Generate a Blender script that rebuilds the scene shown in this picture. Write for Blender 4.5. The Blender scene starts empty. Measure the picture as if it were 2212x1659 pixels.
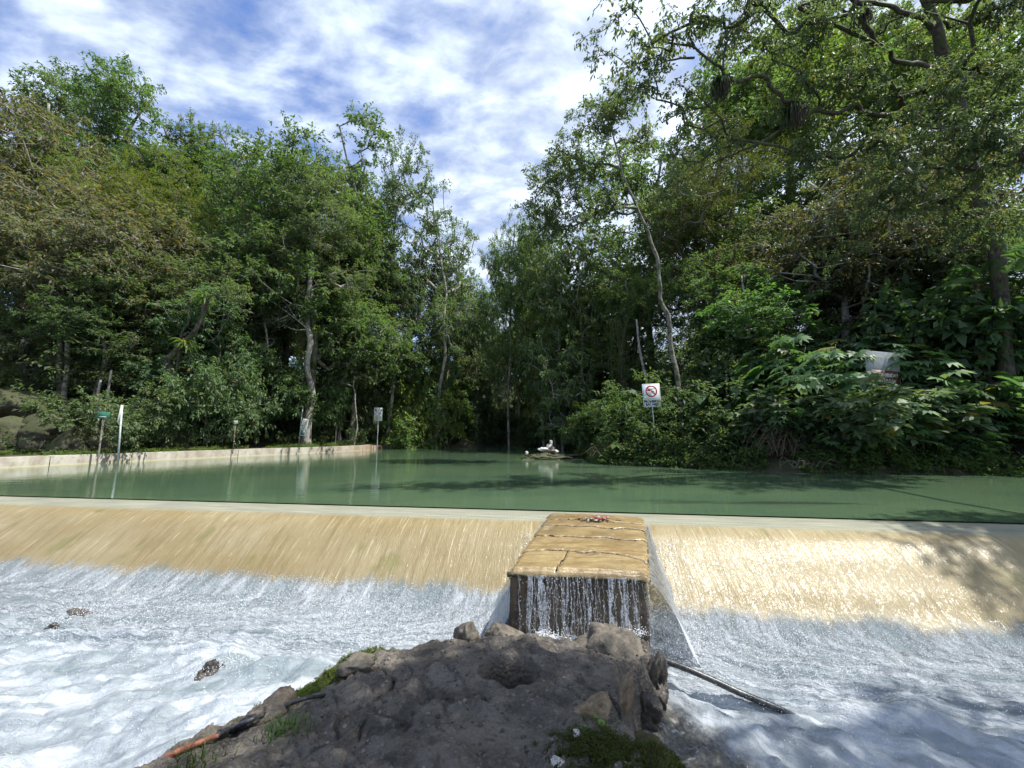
import bpy, math, random
import numpy as np
from mathutils import Vector, Matrix
# ------------------------------------------------------------------ camera, sky, sun, exposure
S = bpy.context.scene
R = math.radians
CAMZ, PITCH, F = 1.4, R(7.27), 831.0          # focal length in units of a 2212 px wide frame
cd = bpy.data.cameras.new('camera'); cam = bpy.data.objects.new('camera', cd)
S.collection.objects.link(cam); S.camera = cam
cd.sensor_width = 36; cd.lens = F / 2212 * 36; cd.clip_start = .05; cd.clip_end = 3000
cam.location = (0, 0, CAMZ); cam.rotation_euler = (R(90) + PITCH, 0, 0)
SUN = Vector((.45, -.05, .89)).normalized()
SUN_EL = math.asin(SUN.z); SUN_AZ = math.atan2(SUN.x, SUN.y)
sl = bpy.data.lights.new('sun', 'SUN'); sl.energy = 3.6; sl.angle = R(.6); sl.color = (1, .96, .89)
so = bpy.data.objects.new('sun', sl); S.collection.objects.link(so)
so.rotation_euler = (-SUN).to_track_quat('-Z', 'Y').to_euler()
S.view_settings.view_transform = 'Standard'; S.view_settings.look = 'None'
S.view_settings.exposure = 1.12; S.view_settings.gamma = 1
S.render.engine = 'CYCLES'
try:
    S.cycles.max_bounces = 6; S.cycles.transparent_max_bounces = 10
    S.cycles.sample_clamp_indirect = 6
except Exception: pass

class NT:
    """tiny node helper"""
    def __init__(s, nt): s.nt = nt; nt.nodes.clear()
    def n(s, t, **k):
        nd = s.nt.nodes.new(t)
        ins = k.pop('ins', {})
        for a, b in k.items(): setattr(nd, a, b)
        for a, b in ins.items(): s.set(nd.inputs[a], b)
        return nd
    def set(s, sock, v):
        if isinstance(v, bpy.types.NodeSocket): s.nt.links.new(v, sock)
        elif isinstance(v, bpy.types.Node): s.nt.links.new(v.outputs[0], sock)
        else:
            if sock.type == 'RGBA' and len(v) == 3: v = (*v, 1)
            sock.default_value = v
    def math(s, op, a, b=0., c=0., clamp=False):
        nd = s.n('ShaderNodeMath', operation=op, use_clamp=clamp)
        s.set(nd.inputs[0], a); s.set(nd.inputs[1], b); s.set(nd.inputs[2], c); return nd.outputs[0]
    def mix(s, f, a, b, mode='MIX'):
        nd = s.n('ShaderNodeMix', data_type='RGBA', blend_type=mode)
        s.set(nd.inputs[0], f); s.set(nd.inputs[6], a); s.set(nd.inputs[7], b); return nd.outputs[2]
    def noise(s, vec, scale, detail=4, rough=.55, dist=0.):
        nd = s.n('ShaderNodeTexNoise', ins={'Scale': scale, 'Detail': detail, 'Roughness': rough, 'Distortion': dist})
        if vec is not None: s.set(nd.inputs['Vector'], vec)
        return nd.outputs[0]
    def mapv(s, vec, scale=(1, 1, 1), rot=(0, 0, 0), loc=(0, 0, 0)):
        nd = s.n('ShaderNodeMapping'); s.set(nd.inputs[0], vec)
        nd.inputs['Scale'].default_value = scale; nd.inputs['Rotation'].default_value = rot; nd.inputs['Location'].default_value = loc
        return nd.outputs[0]
    def rng(s, v, a, b, c=0., d=1.):
        nd = s.n('ShaderNodeMapRange', interpolation_type='SMOOTHSTEP')
        s.set(nd.inputs[0], v); nd.inputs[1].default_value = a; nd.inputs[2].default_value = b
        nd.inputs[3].default_value = c; nd.inputs[4].default_value = d; return nd.outputs[0]
    def bump(s, h, strength=.5, dist=.02, nrm=None):
        nd = s.n('ShaderNodeBump', ins={'Strength': strength, 'Distance': dist}); s.set(nd.inputs['Height'], h)
        if nrm is not None: s.set(nd.inputs['Normal'], nrm)
        return nd.outputs[0]

w = bpy.data.worlds.new('World'); S.world = w; w.use_nodes = True
q = NT(w.node_tree)
sky = q.n('ShaderNodeTexSky', sky_type='NISHITA', sun_disc=False, sun_elevation=SUN_EL, sun_rotation=SUN_AZ,
          altitude=900, air_density=1.0, dust_density=.4, ozone_density=3.0)
tc = q.n('ShaderNodeTexCoord').outputs['Generated']
sep = q.n('ShaderNodeSeparateXYZ', ins={0: tc})
zz = q.math('ADD', q.math('MAXIMUM', sep.outputs[2], 0.), .42)
px_ = q.math('DIVIDE', sep.outputs[0], zz); py_ = q.math('DIVIDE', sep.outputs[1], zz)
pv = q.n('ShaderNodeCombineXYZ', ins={0: px_, 1: py_, 2: 0.}).outputs[0]
m1 = q.mapv(pv, (3.6, 6.4, 1), (0, 0, R(-32)))
warp = q.noise(q.mapv(pv, (1, 1, 1)), 1.3, 3)
wv = q.n('ShaderNodeVectorMath', operation='SCALE'); q.set(wv.inputs[0], q.n('ShaderNodeCombineXYZ', ins={0: warp, 1: warp, 2: 0.}).outputs[0]); wv.inputs['Scale'].default_value = .9
m1b = q.n('ShaderNodeVectorMath', operation='ADD', ins={0: m1, 1: wv.outputs[0]}).outputs[0]
n1 = q.noise(m1b, 1.9, 8, .55, .15)
n2 = q.noise(q.mapv(pv, (1, 1, 1), loc=(3.1, 1.7, 0)), .95, 3, .5)
n3 = q.noise(m1b, 6.0, 5, .6, .0)
den = q.math('ADD', q.math('MULTIPLY', n1, .62), q.math('ADD', q.math('MULTIPLY', n2, .62), q.math('MULTIPLY', n3, .16)))
# thicker veil towards the middle of the sky, thinner over the left bank
azb = q.math('MULTIPLY_ADD', px_, .085, den)
cl = q.rng(azb, .45, .78)
shade = q.math('ADD', q.rng(n1, .35, .72, .62, 1.0), q.rng(azb, .72, .95, 0, .35))
cc = q.n('ShaderNodeCombineColor', ins={0: q.math('MULTIPLY', shade, 4.0), 1: q.math('MULTIPLY', shade, 4.6), 2: q.math('MULTIPLY', shade, 5.7)}).outputs[0]
skyc = q.mix(1., sky.outputs[0], (.72, .82, 1.05), 'MULTIPLY')
col = q.mix(cl, skyc, cc)
bg = q.n('ShaderNodeBackground', ins={0: col, 1: .12})
q.n('ShaderNodeOutputWorld', ins={0: bg})

# ------------------------------------------------------------------ geometry helpers
CP, SP = math.cos(PITCH), math.sin(PITCH)
def ray(px, py):
    u = (px - 1106) / F; v = (829.5 - py) / F
    return np.array([u, CP - v * SP, SP + v * CP])
def at_z(px, py, z): d = ray(px, py); return np.array([0, 0, CAMZ]) + d * ((z - CAMZ) / d[2])
def at_Y(px, py, Y): d = ray(px, py); return np.array([0, 0, CAMZ]) + d * (Y / d[1])

def _hash(ix, iy, iz, seed):
    h = (ix.astype(np.int64) * 374761393 + iy.astype(np.int64) * 668265263 + iz.astype(np.int64) * 1442695041 + seed * 974634777) & 0xffffffff
    h = ((h ^ (h >> 13)) * 1274126177) & 0xffffffff
    h = ((h ^ (h >> 15)) * 2246822519) & 0xffffffff
    return ((h ^ (h >> 16)) & 0xffffff) / float(0xffffff)
def vn(x, y, z=0., seed=0):
    x, y, z = np.broadcast_arrays(np.asarray(x, float), np.asarray(y, float), np.asarray(z, float))
    fx, fy, fz = np.floor(x), np.floor(y), np.floor(z)
    ux, uy, uz = x - fx, y - fy, z - fz
    ux, uy, uz = [t * t * t * (t * (t * 6 - 15) + 10) for t in (ux, uy, uz)]
    r = 0
    for i in (0, 1):
        for j in (0, 1):
            for k in (0, 1):
                wgt = (ux if i else 1 - ux) * (uy if j else 1 - uy) * (uz if k else 1 - uz)
                r = r + wgt * _hash(fx + i, fy + j, fz + k, seed)
    return r * 2 - 1
def fbm(x, y, z=0., oct=4, seed=0, gain=.5):
    r = 0; a = 1.; f = 1.
    for o in range(oct):
        r = r + a * vn(x * f, y * f, np.asarray(z) * f, seed + o); a *= gain; f *= 2.03
    return r
def sst(x, a, b): t = np.clip((x - a) / (b - a), 0, 1); return t * t * (3 - 2 * t)

def mesh_np(name, V, Fc, smooth=False, uv=None, uv2=None):
    """V (n,3); Fc (m,k) faces, or list of such arrays"""
    if not isinstance(Fc, list): Fc = [Fc]
    Fc = [f for f in Fc if len(f)]
    me = bpy.data.meshes.new(name)
    me.vertices.add(len(V)); me.vertices.foreach_set('co', np.asarray(V, np.float32).ravel())
    loops = np.concatenate([f.ravel() for f in Fc]).astype(np.int32)
    tot = np.concatenate([np.full(len(f), f.shape[1]) for f in Fc]).astype(np.int32)
    st = np.concatenate([[0], np.cumsum(tot)[:-1]]).astype(np.int32)
    me.loops.add(len(loops)); me.loops.foreach_set('vertex_index', loops)
    me.polygons.add(len(tot)); me.polygons.foreach_set('loop_start', st)
    try: me.polygons.foreach_set('loop_total', tot)
    except Exception: pass
    for nm, u in (('flow', uv), ('flow2', uv2)):
        if u is not None:
            l = me.uv_layers.new(name=nm); l.data.foreach_set('uv', np.asarray(u, np.float32)[loops].ravel())
    if smooth: me.polygons.foreach_set('use_smooth', np.ones(len(tot), bool))
    me.update(calc_edges=True)
    return me
def link(name, me, mat=None, parent=None):
    o = bpy.data.objects.new(name, me); S.collection.objects.link(o)
    if mat is not None and me is not None and not me.materials: me.materials.append(mat)
    if parent is not None: o.parent = parent
    return o
def tag(o, label=None, cat=None, group=None, kind=None):
    if label: o['label'] = label
    if cat: o['category'] = cat
    if group: o['group'] = group
    if kind: o['kind'] = kind
    return o
def thing(name, loc, label, cat, group=None, rz=0.):
    o = bpy.data.objects.new(name, None); S.collection.objects.link(o); o.location = loc; o.rotation_euler = (0, 0, rz)
    o.empty_display_size = .2
    return tag(o, label, cat, group)
def copy_tree(o, parent=None):
    c = o.copy(); S.collection.objects.link(c); c.parent = parent
    for ch in [x for x in KIDS.get(o.name, [])]: copy_tree(ch, c)
    return c
KIDS = {}
def grid_faces(nu, nv, flip=False):
    i = np.arange(nu * nv).reshape(nu, nv)
    if flip: return np.stack([i[:-1, :-1], i[:-1, 1:], i[1:, 1:], i[1:, :-1]], -1).reshape(-1, 4)
    return np.stack([i[:-1, :-1], i[1:, :-1], i[1:, 1:], i[:-1, 1:]], -1).reshape(-1, 4)
class MB:
    """collects pieces into one mesh"""
    def __init__(s): s.V = []; s.F3 = []; s.F4 = []; s.n = 0
    def add(s, V, Fs):
        V = np.asarray(V, float); s.V.append(V)
        for f in (Fs if isinstance(Fs, list) else [Fs]):
            f = np.asarray(f, int)
            if not len(f): continue
            (s.F3 if f.shape[1] == 3 else s.F4).append(f + s.n)
        s.n += len(V); return s
    def box(s, c, d, rot=None, bev=0.):
        x, y, z = np.array(d) / 2.
        if bev > 0:
            b = bev; P = []
            for sx in (-1, 1):
                for sy in (-1, 1):
                    for sz in (-1, 1):
                        P += [(sx * (x - b), sy * (y - b), sz * z), (sx * (x - b), sy * y, sz * (z - b)), (sx * x, sy * (y - b), sz * (z - b))]
            import bmesh
            bm = bmesh.new(); [bm.verts.new(p) for p in P]; bmesh.ops.convex_hull(bm, input=bm.verts); bm.verts.index_update()
            V = np.array([v.co[:] for v in bm.verts]); Ft = np.array([[v.index for v in f.verts] for f in bm.faces if len(f.verts) == 3]).reshape(-1, 3)
            Fq = np.array([[v.index for v in f.verts] for f in bm.faces if len(f.verts) == 4]).reshape(-1, 4); bm.free()
        else:
            V = np.array([(a * x, b_ * y, c_ * z) for a in (-1, 1) for b_ in (-1, 1) for c_ in (-1, 1)])
            Fq = np.array([(0, 1, 3, 2), (4, 6, 7, 5), (0, 4, 5, 1), (2, 3, 7, 6), (0, 2, 6, 4), (1, 5, 7, 3)]); Ft = np.zeros((0, 3), int)
        if rot is not None: V = V @ np.array(rot).T
        return s.add(V + np.array(c), [Ft, Fq])
    def tube(s, pts, rad, k=8, rough=0., seed=0, cap=True):
        P = np.asarray(pts, float); n = len(P); rad = np.broadcast_to(np.asarray(rad, float), (n,))
        T = np.gradient(P, axis=0); T /= np.linalg.norm(T, axis=1)[:, None] + 1e-9
        up = np.array([0.13, .31, .94]); A = np.cross(T, up); bad = np.linalg.norm(A, axis=1) < .15
        A[bad] = np.cross(T[bad], [1, 0, 0]); A /= np.linalg.norm(A, axis=1)[:, None]; B = np.cross(T, A)
        th = np.arange(k) * 2 * np.pi / k
        rr = rad[:, None] * np.ones(k)
        if rough:
            idx = np.arange(n)[:, None] * .45
            rr = rr * (1 + rough * vn(np.cos(th)[None] * 1.6 + idx, np.sin(th)[None] * 1.6, idx * .5, seed))
        V = P[:, None] + rr[..., None] * (np.cos(th)[None, :, None] * A[:, None] + np.sin(th)[None, :, None] * B[:, None])
        i = np.arange(n * k).reshape(n, k); j = np.roll(i, -1, 1)
        Fq = np.stack([i[:-1], j[:-1], j[1:], i[1:]], -1).reshape(-1, 4)
        V = V.reshape(-1, 3); Ft = []
        if cap:
            V = np.vstack([V, P[0], P[-1]]); a = n * k
            Ft = [(j[0, m], i[0, m], a) for m in range(k)] + [(i[-1, m], j[-1, m], a + 1) for m in range(k)]
        return s.add(V, [np.array(Ft, int).reshape(-1, 3), Fq])
    def mesh(s, name, smooth=False):
        return mesh_np(name, np.vstack(s.V), [np.vstack(f) for f in (s.F3, s.F4) if f], smooth)
    def build(s, name, mat, parent=None, smooth=False): return link(name, s.mesh(name, smooth), mat, parent)
def segs_mesh(mb, P0, P1, r0, r1, k=5):
    T = P1 - P0; L = np.linalg.norm(T, axis=1)[:, None] + 1e-9; T = T / L
    A = np.cross(T, [.2, .3, .93]); A /= np.linalg.norm(A, axis=1)[:, None] + 1e-9; B = np.cross(T, A)
    th = np.arange(k) * 2 * np.pi / k; c = np.cos(th)[None, :, None]; s_ = np.sin(th)[None, :, None]
    ring = c * A[:, None] + s_ * B[:, None]
    Va = P0[:, None] + ring * r0[:, None, None]; Vb = P1[:, None] + ring * r1[:, None, None]
    n = len(P0); V = np.concatenate([Va, Vb], 1).reshape(-1, 3)
    base = (np.arange(n) * 2 * k)[:, None]; i = base + np.arange(k)[None]; j = base + (np.arange(k)[None] + 1) % k
    mb.add(V, np.stack([i, j, j + k, i + k], -1).reshape(-1, 4))
def catmull(pts, n=8):
    P = np.asarray(pts, float); P = np.vstack([2 * P[0] - P[1], P, 2 * P[-1] - P[-2]]); out = []
    for i in range(1, len(P) - 2):
        for t in np.arange(n) / n:
            out.append(.5 * (2 * P[i] + (P[i + 1] - P[i - 1]) * t + (2 * P[i - 1] - 5 * P[i] + 4 * P[i + 1] - P[i + 2]) * t * t + (3 * P[i] - P[i - 1] - 3 * P[i + 1] + P[i + 2]) * t ** 3))
    out.append(P[-2]); return np.array(out)

# ------------------------------------------------------------------ materials
def mat(name): m = bpy.data.materials.new(name); m.use_nodes = True; return m, NT(m.node_tree)
def out(q, sh): q.n('ShaderNodeOutputMaterial', ins={0: sh})
def leaf_mat(name, c1, c2, c3=(.20, .15, .05), rare=.04, trans=.42, rough=.48, spec=.2):
    m, q = mat(name)
    g = q.n('ShaderNodeNewGeometry'); rp = g.outputs['Random Per Island']
    oc = q.n('ShaderNodeObjectInfo').outputs['Color']
    tcw = q.n('ShaderNodeNewGeometry').outputs['Position']
    big = q.noise(tcw, .55, 2)
    f = q.math('ADD', q.math('MULTIPLY', rp, .6), q.math('MULTIPLY', q.rng(big, .35, .65), .5), clamp=True)
    c = q.mix(f, c1, c2)
    c = q.mix(q.math('GREATER_THAN', q.math('FRACT', q.math('MULTIPLY', rp, 17.3)), 1 - rare), c, c3)
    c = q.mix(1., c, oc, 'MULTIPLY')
    p = q.n('ShaderNodeBsdfPrincipled', ins={'Base Color': c, 'Roughness': rough, 'Specular IOR Level': spec})
    tl = q.n('ShaderNodeBsdfTranslucent', ins={0: q.mix(1., c, (1.5, 1.7, .7), 'MULTIPLY')})
    mx = q.n('ShaderNodeMixShader', ins={0: trans, 1: p, 2: tl}); out(q, mx); return m
ML = leaf_mat('leaf_green', (.078, .112, .056), (.155, .195, .100))
MLd = leaf_mat('leaf_dark', (.064, .096, .050), (.130, .165, .088))
MLo = leaf_mat('leaf_olive', (.085, .11, .026), (.16, .185, .045), rough=.55, spec=.25)
MLb = leaf_mat('leaf_brownish', (.085, .10, .055), (.17, .175, .11), (.19, .12, .06), rare=.12, rough=.45)
MLp = leaf_mat('leaf_pale', (.085, .125, .070), (.15, .20, .115), spec=.3)
def bark_mat(name, a, b, moss=0., sc=1.):
    m, q = mat(name); po = q.n('ShaderNodeTexCoord').outputs['Object']
    n = q.noise(q.mapv(po, (1, 1, .35)), 14 * sc, 5, .65); n2 = q.noise(po, 3.1 * sc, 4)
    c = q.mix(q.rng(n, .35, .65), a, b)
    c = q.mix(q.rng(n2, .52, .62, 0, .8), c, tuple(x * .45 for x in a))
    if moss: c = q.mix(q.rng(q.noise(po, 2.2, 4), .62 - .3 * moss, .7 - .3 * moss), c, (.05, .07, .02))
    c = q.mix(1., c, q.n('ShaderNodeObjectInfo').outputs['Color'], 'MULTIPLY')
    p = q.n('ShaderNodeBsdfPrincipled', ins={'Base Color': c, 'Roughness': .85, 'Normal': q.bump(n, .7, .03)}); out(q, p); return m
MBp = bark_mat('bark_pale', (.22, .20, .17), (.42, .40, .35))
MBg = bark_mat('bark_grey', (.12, .105, .085), (.26, .24, .20), .3)
MBd = bark_mat('bark_mossy', (.030, .025, .018), (.10, .08, .06), .45)
def plain(name, c, rough=.6, metal=0., nsc=12., var=.25, spec=.5, bumpd=0., c2=None, th=(.4, .65)):
    m, q = mat(name); po = q.n('ShaderNodeTexCoord').outputs['Object']; n = q.noise(po, nsc, 5, .6)
    cc = q.mix(q.rng(n, *th), c, c2 or tuple(x * (1 - var) for x in c))
    k = {'Base Color': cc, 'Roughness': rough, 'Metallic': metal, 'Specular IOR Level': spec}
    if bumpd: k['Normal'] = q.bump(n, .6, bumpd)
    out(q, q.n('ShaderNodeBsdfPrincipled', ins=k)); return m
# ------------------------------------------------------------------ terrain
RIV = np.array([(-21.5, -8), (-20.55, 15.6), (-12.5, 30), (-11.9, 38.3), (-9.5, 39.8), (-3.6, 40.6), (-3, 47), (4, 48), (5.4, 44), (5.4, 32), (4.4, 24),
                (4.2, 17.9), (7.5, 15.8), (10.5, 14.0), (17.5, 13.3), (19, 8), (19, -8)], float)
def riv_sdf(x, y):
    x = np.asarray(x, float); y = np.asarray(y, float); d = np.full(x.shape, 1e9); ins = np.zeros(x.shape, bool); n = len(RIV)
    for i in range(n):
        a = RIV[i]; b = RIV[(i + 1) % n]; e = b - a
        t = np.clip(((x - a[0]) * e[0] + (y - a[1]) * e[1]) / (e @ e), 0, 1)
        d = np.minimum(d, np.hypot(x - a[0] - t * e[0], y - a[1] - t * e[1]))
        c = ((a[1] > y) != (b[1] > y)) & (x < (b[0] - a[0]) * (y - a[1]) / (b[1] - a[1] + 1e-12) + a[0]); ins ^= c
    return np.where(ins, -d, d)
def terr(x, y):
    x = np.asarray(x, float); y = np.asarray(y, float); d = riv_sdf(x, y)
    left = sst(-x, 4, 9)                                  # the walled bank with its path
    d = d - .27 * left
    zl = .40 + .02 * d + np.clip(d - 3.2, 0, 30) * .36
    zr = .10 + np.clip(d, 0, 30) * .40
    z = np.where(x < 0, zl * left + zr * (1 - left), zr)
    z = np.minimum(z, 13 + .04 * z) + fbm(x * .3, y * .3, oct=3, seed=5) * .22 * sst(d, 1, 6) + fbm(x * 1.7, y * 1.7, oct=2, seed=9) * .05 * sst(d, .3, 2)
    bed = -1.7 - .3 * sst(-d, 0, 3)
    z = np.where(d > 0, z, np.where(left > .5, bed, np.maximum(bed, .1 + d * .9)))
    return np.where(y < 9, np.where(d > 0, np.minimum(z, 6), -2.2), z)
def tz(x, y): return float(terr(np.array([x]), np.array([y]))[0])

gm, q = mat('forest_soil'); po = q.n('ShaderNodeNewGeometry').outputs['Position']
a1 = q.noise(po, 1.1, 6, .65); a2 = q.noise(po, 9, 5, .7)
c = q.mix(q.rng(a1, .38, .62), (.050, .038, .024), (.045, .062, .020)); c = q.mix(q.rng(a2, .5, .75), c, (.13, .095, .055))
out(q, q.n('ShaderNodeBsdfPrincipled', ins={'Base Color': c, 'Roughness': .95, 'Normal': q.bump(a2, .9, .06)}))
gx = np.concatenate([np.linspace(-900, -64, 12), np.arange(-60, 60.1, .35), np.linspace(64, 900, 12)])
gy = np.concatenate([np.linspace(-400, -14, 8), np.arange(-10, 80.1, .35), np.linspace(84, 1200, 12)])
X, Y = np.meshgrid(gx, gy, indexing='ij')
tag(link('ground', mesh_np('ground', np.stack([X, Y, terr(X, Y)], -1).reshape(-1, 3), grid_faces(len(gx), len(gy)), True), gm), kind='structure')

# ------------------------------------------------------------------ weir frame: l along the crest, s downstream
AC = math.atan(.138); CA, SA = math.cos(AC), math.sin(AC)
def wl(l, s): return l * CA - s * SA, 7.37 - l * SA - s * CA
def to_ls(x, y): dx = x; dy = y - 7.37; return dx * CA - dy * SA, -dx * SA - dy * CA
PS = [-1, 0, .12, .3, .5, .75, 1.0, 1.3, 1.6, 1.9, 2.3, 3, 4, 6, 12]
PZ = [0, 0, -.006, -.025, -.06, -.165, -.34, -.585, -.80, -.955, -1.04, -1.09, -1.13, -1.22, -1.5]
from_s = np.linspace(-1, 12, 1301); _z = np.interp(from_s, PS, PZ); _k = np.hanning(25); _k /= _k.sum(); _zs = np.convolve(np.pad(_z, 12, mode='edge'), _k, 'valid')
def zprof(s): return np.interp(s, from_s, _zs)

# green pond
pm, q = mat('pond_water'); po = q.n('ShaderNodeNewGeometry').outputs['Position']
r1 = q.noise(q.mapv(po, (.55, 1.5, 1), (0, 0, .12)), 2.6, 4, .55); r2 = q.noise(q.mapv(po, (.5, 1.3, 1)), .35, 3)
r3 = q.noise(q.mapv(po, (.16, .95, 1), (0, 0, -.05)), .75, 4, .6, .3)
sx = q.n('ShaderNodeSeparateXYZ', ins={0: po})
c = q.mix(q.rng(r2, .3, .7), (.060, .106, .062), (.084, .130, .070))
shal = q.math('MULTIPLY', q.rng(r3, .56, .66), q.rng(sx.outputs[0], -3, 5, 0, .75))
c = q.mix(shal, c, (.026, .036, .026))
h = q.math('ADD', r1, q.math('MULTIPLY', q.noise(q.mapv(po, (1.0, 2.4, 1)), 8, 3), .18))
p = q.n('ShaderNodeBsdfPrincipled', ins={'Base Color': c, 'Roughness': .05, 'IOR': 1.45, 'Normal': q.bump(h, .09, .05)})
out(q, p)
ls = np.linspace(-70, 60, 60); ss = -np.concatenate([[0], np.geomspace(.3, 62, 40)])
L, Sx = np.meshgrid(ls, ss, indexing='ij'); wx, wy = wl(L, Sx)
tag(link('water', mesh_np('water', np.stack([wx, wy, wx * 0], -1).reshape(-1, 3), grid_faces(len(ls), len(ss))), pm), kind='structure')

# weir concrete body
wm, q = mat('wet_tan_concrete'); uv = q.n('ShaderNodeUVMap', uv_map='flow').outputs[0]; sp = q.n('ShaderNodeSeparateXYZ', ins={0: uv})
st = q.noise(q.mapv(uv, (7, .8, 1)), 1.6, 5, .62, .25); bl = q.noise(q.mapv(uv, (.6, 1.2, 1)), .9, 5, .6); hz = q.noise(q.mapv(uv, (.5, 9, 1)), 2.2, 4, .6)
c = q.mix(q.rng(bl, .32, .68), (.34, .28, .165), (.275, .21, .10))
c = q.mix(q.rng(st, .50, .62, 0, .42), c, (.20, .14, .06))
st2 = q.noise(q.mapv(uv, (16, 1.1, 1)), 1.9, 4, .7, .4); c = q.mix(q.rng(st2, .56, .68, 0, .5), c, (.66, .60, .44)); c = q.mix(q.rng(q.noise(q.mapv(uv, (5, .28, 1), (0, 0, .03)), 2.6, 5, .7, .8), .60, .66, 0, .45), c, (.16, .11, .045))  # shading of the rivulets painted into the concrete as dark and pale lines
c = q.mix(q.math('MULTIPLY', q.rng(q.noise(uv, 1.3, 3), .58, .70), .55), c, (.16, .15, .035))
lip = q.mix(q.rng(hz, .35, .7), (.25, .255, .21), (.37, .365, .295))
c = q.mix(q.rng(q.math('MULTIPLY_ADD', q.noise(q.mapv(uv, (1.5, 1, 1)), 3, 3), .05, sp.outputs[1]), .46, .60), lip, c)
hh = q.noise(q.mapv(uv, (9, 2, 1)), 5, 5, .65)
out(q, q.n('ShaderNodeBsdfPrincipled', ins={'Base Color': c, 'Roughness': .45, 'Normal': q.bump(hh, .5, .02)}))
la = np.linspace(-26, 22, 90); sa = np.concatenate([[-.62], np.arange(-.6, 2.6, .05), [3, 4]])
L, Sx = np.meshgrid(la, sa, indexing='ij'); wx, wy = wl(L, Sx); Z = zprof(Sx) - .02 - .03 * (Sx < -.01) - .07 * sst(Sx, 1.3, 1.7) - .6 * sst(Sx, 1.7, 2.2); Z[:, 0] = -2
Vt = np.stack([wx, wy, Z], -1).reshape(-1, 3)
we = link('weir', mesh_np('weir', Vt, grid_faces(len(la), len(sa), True), True, uv=np.stack([L, Sx], -1).reshape(-1, 2)), wm)
tag(we, 'long low concrete weir with pale lip and tan apron under thin running water', 'weir')

# running water: glassy film on the apron, broken white water below it
def side(l): return sst(l, -.6, 1.6)
def across(l, s):
    wgt = sst(s, 1.9, 3.1); a = (.42 * l + .9 * s) * (1 - side(l)) + (.62 * l - .78 * s) * side(l)
    b = (-.9 * l + .42 * s) * (1 - side(l)) + (.78 * l + .62 * s) * side(l)
    return l * (1 - wgt) + a * wgt, s * (1 - wgt) + b * wgt
lf = np.concatenate([np.arange(-24, -9, .09), np.arange(-9, 8.5, .028), np.arange(8.5, 19, .07)])
sf = np.concatenate([np.arange(0, 1.2, .04), np.arange(1.2, 4.9, .022), np.arange(4.9, 9, .09)])
L, Sx = np.meshgrid(lf, sf, indexing='ij'); wx, wy = wl(L, Sx); U, Vv = across(L, Sx)
Z = zprof(Sx)
film = sst(Sx, .25, .9) * (1 - sst(Sx, 1.5, 1.9))
Z = Z + film * (.007 * fbm(L * 7, Sx * .7, oct=3, seed=1) + .004 * np.abs(vn(L * 22, Sx * 3, 0, 3)))
fm = sst(Sx, 1.45, 2.0)
calm = sst(L, .2, 1.8) * .5
amp = fm * (.035 + .045 * sst(Sx, 2.1, 2.8)) * (1 - .35 * calm) * .8
turb = fbm(L * 4 + Sx, Sx * 3.2, 0, oct=5, seed=21, gain=.6) * .5 + fbm(U * 2.6, Vv * .9, 0, oct=5, seed=31, gain=.58)
Z = Z + fm * .012 * fbm(L * 15, Sx * 4, oct=3, seed=91) * (1 - .6 * sst(Sx, 2, 2.8)) + amp * turb + fm * .05 * fbm(L * .7, Sx * .9, oct=2, seed=77) - fm * .02 + fm * (1 - sst(Sx, 2.4, 3.1)) * .010 * vn(L * 30, Sx * 17, 0, 93)
rid = 1 - np.abs(fbm(U * 3.2, Vv * .55, oct=3, seed=44)); Z = Z + .016 * sst(Sx, 2.3, 3.2) * (rid - .6) + .03 * sst(Sx, 2.4, 3.2) * (np.abs(fbm(U * 2.2, Vv * 1.3, oct=4, seed=45, gain=.6)) - .3)
fw, q = mat('running_water'); uvn = q.n('ShaderNodeUVMap', uv_map='flow').outputs[0]; uv2 = q.n('ShaderNodeUVMap', uv_map='flow2').outputs[0]
sp = q.n('ShaderNodeSeparateXYZ', ins={0: uvn}); s_ = sp.outputs[1]; l_ = sp.outputs[0]
po = q.n('ShaderNodeNewGeometry').outputs['Position']
edge = q.math('ADD', s_, q.math('ADD', q.math('MULTIPLY', q.math('SUBTRACT', q.noise(q.mapv(uvn, (1, .3, 1)), 1.1, 4, .7), .5), .55), q.math('MULTIPLY', q.math('SUBTRACT', q.noise(q.mapv(uvn, (1, .35, 1)), 14, 3), .5), .16)))
foam = q.rng(q.math('SUBTRACT', edge, q.rng(l_, -1, 4, 0, .12)), 1.50, 1.72)
tr = q.n('ShaderNodeBsdfTransparent', ins={0: (.93, .93, .90)})
hs = q.math('ADD', q.noise(q.mapv(uvn, (8, 1.1, 1), (0, 0, .04)), 2.2, 4, .55, .5), q.math('MULTIPLY', q.noise(q.mapv(uvn, (1, .7, 1)), 15, 2, .5, 1.0), .5))
hst = q.math('MULTIPLY', hs, q.rng(s_, .15, .7, .06, 1.))
gl = q.n('ShaderNodeBsdfGlossy', ins={0: (1, 1, 1), 'Roughness': .17, 'Normal': q.bump(hst, .8, .022)})
fr = q.n('ShaderNodeFresnel', ins={0: 1.5, 'Normal': q.bump(hst, .8, .03)})
filmsh = q.n('ShaderNodeMixShader', ins={0: q.math('MULTIPLY', fr, .13, clamp=True), 1: tr, 2: gl})
f1 = q.noise(q.mapv(uv2, (1, .20, 1)), 6.5, 7, .60, .8); f2 = q.noise(q.mapv(po, (1, 1, 1)), 30, 4, .7); f3 = q.noise(q.mapv(uv2, (1, .4, 1)), 1.1, 4, .6)
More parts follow.
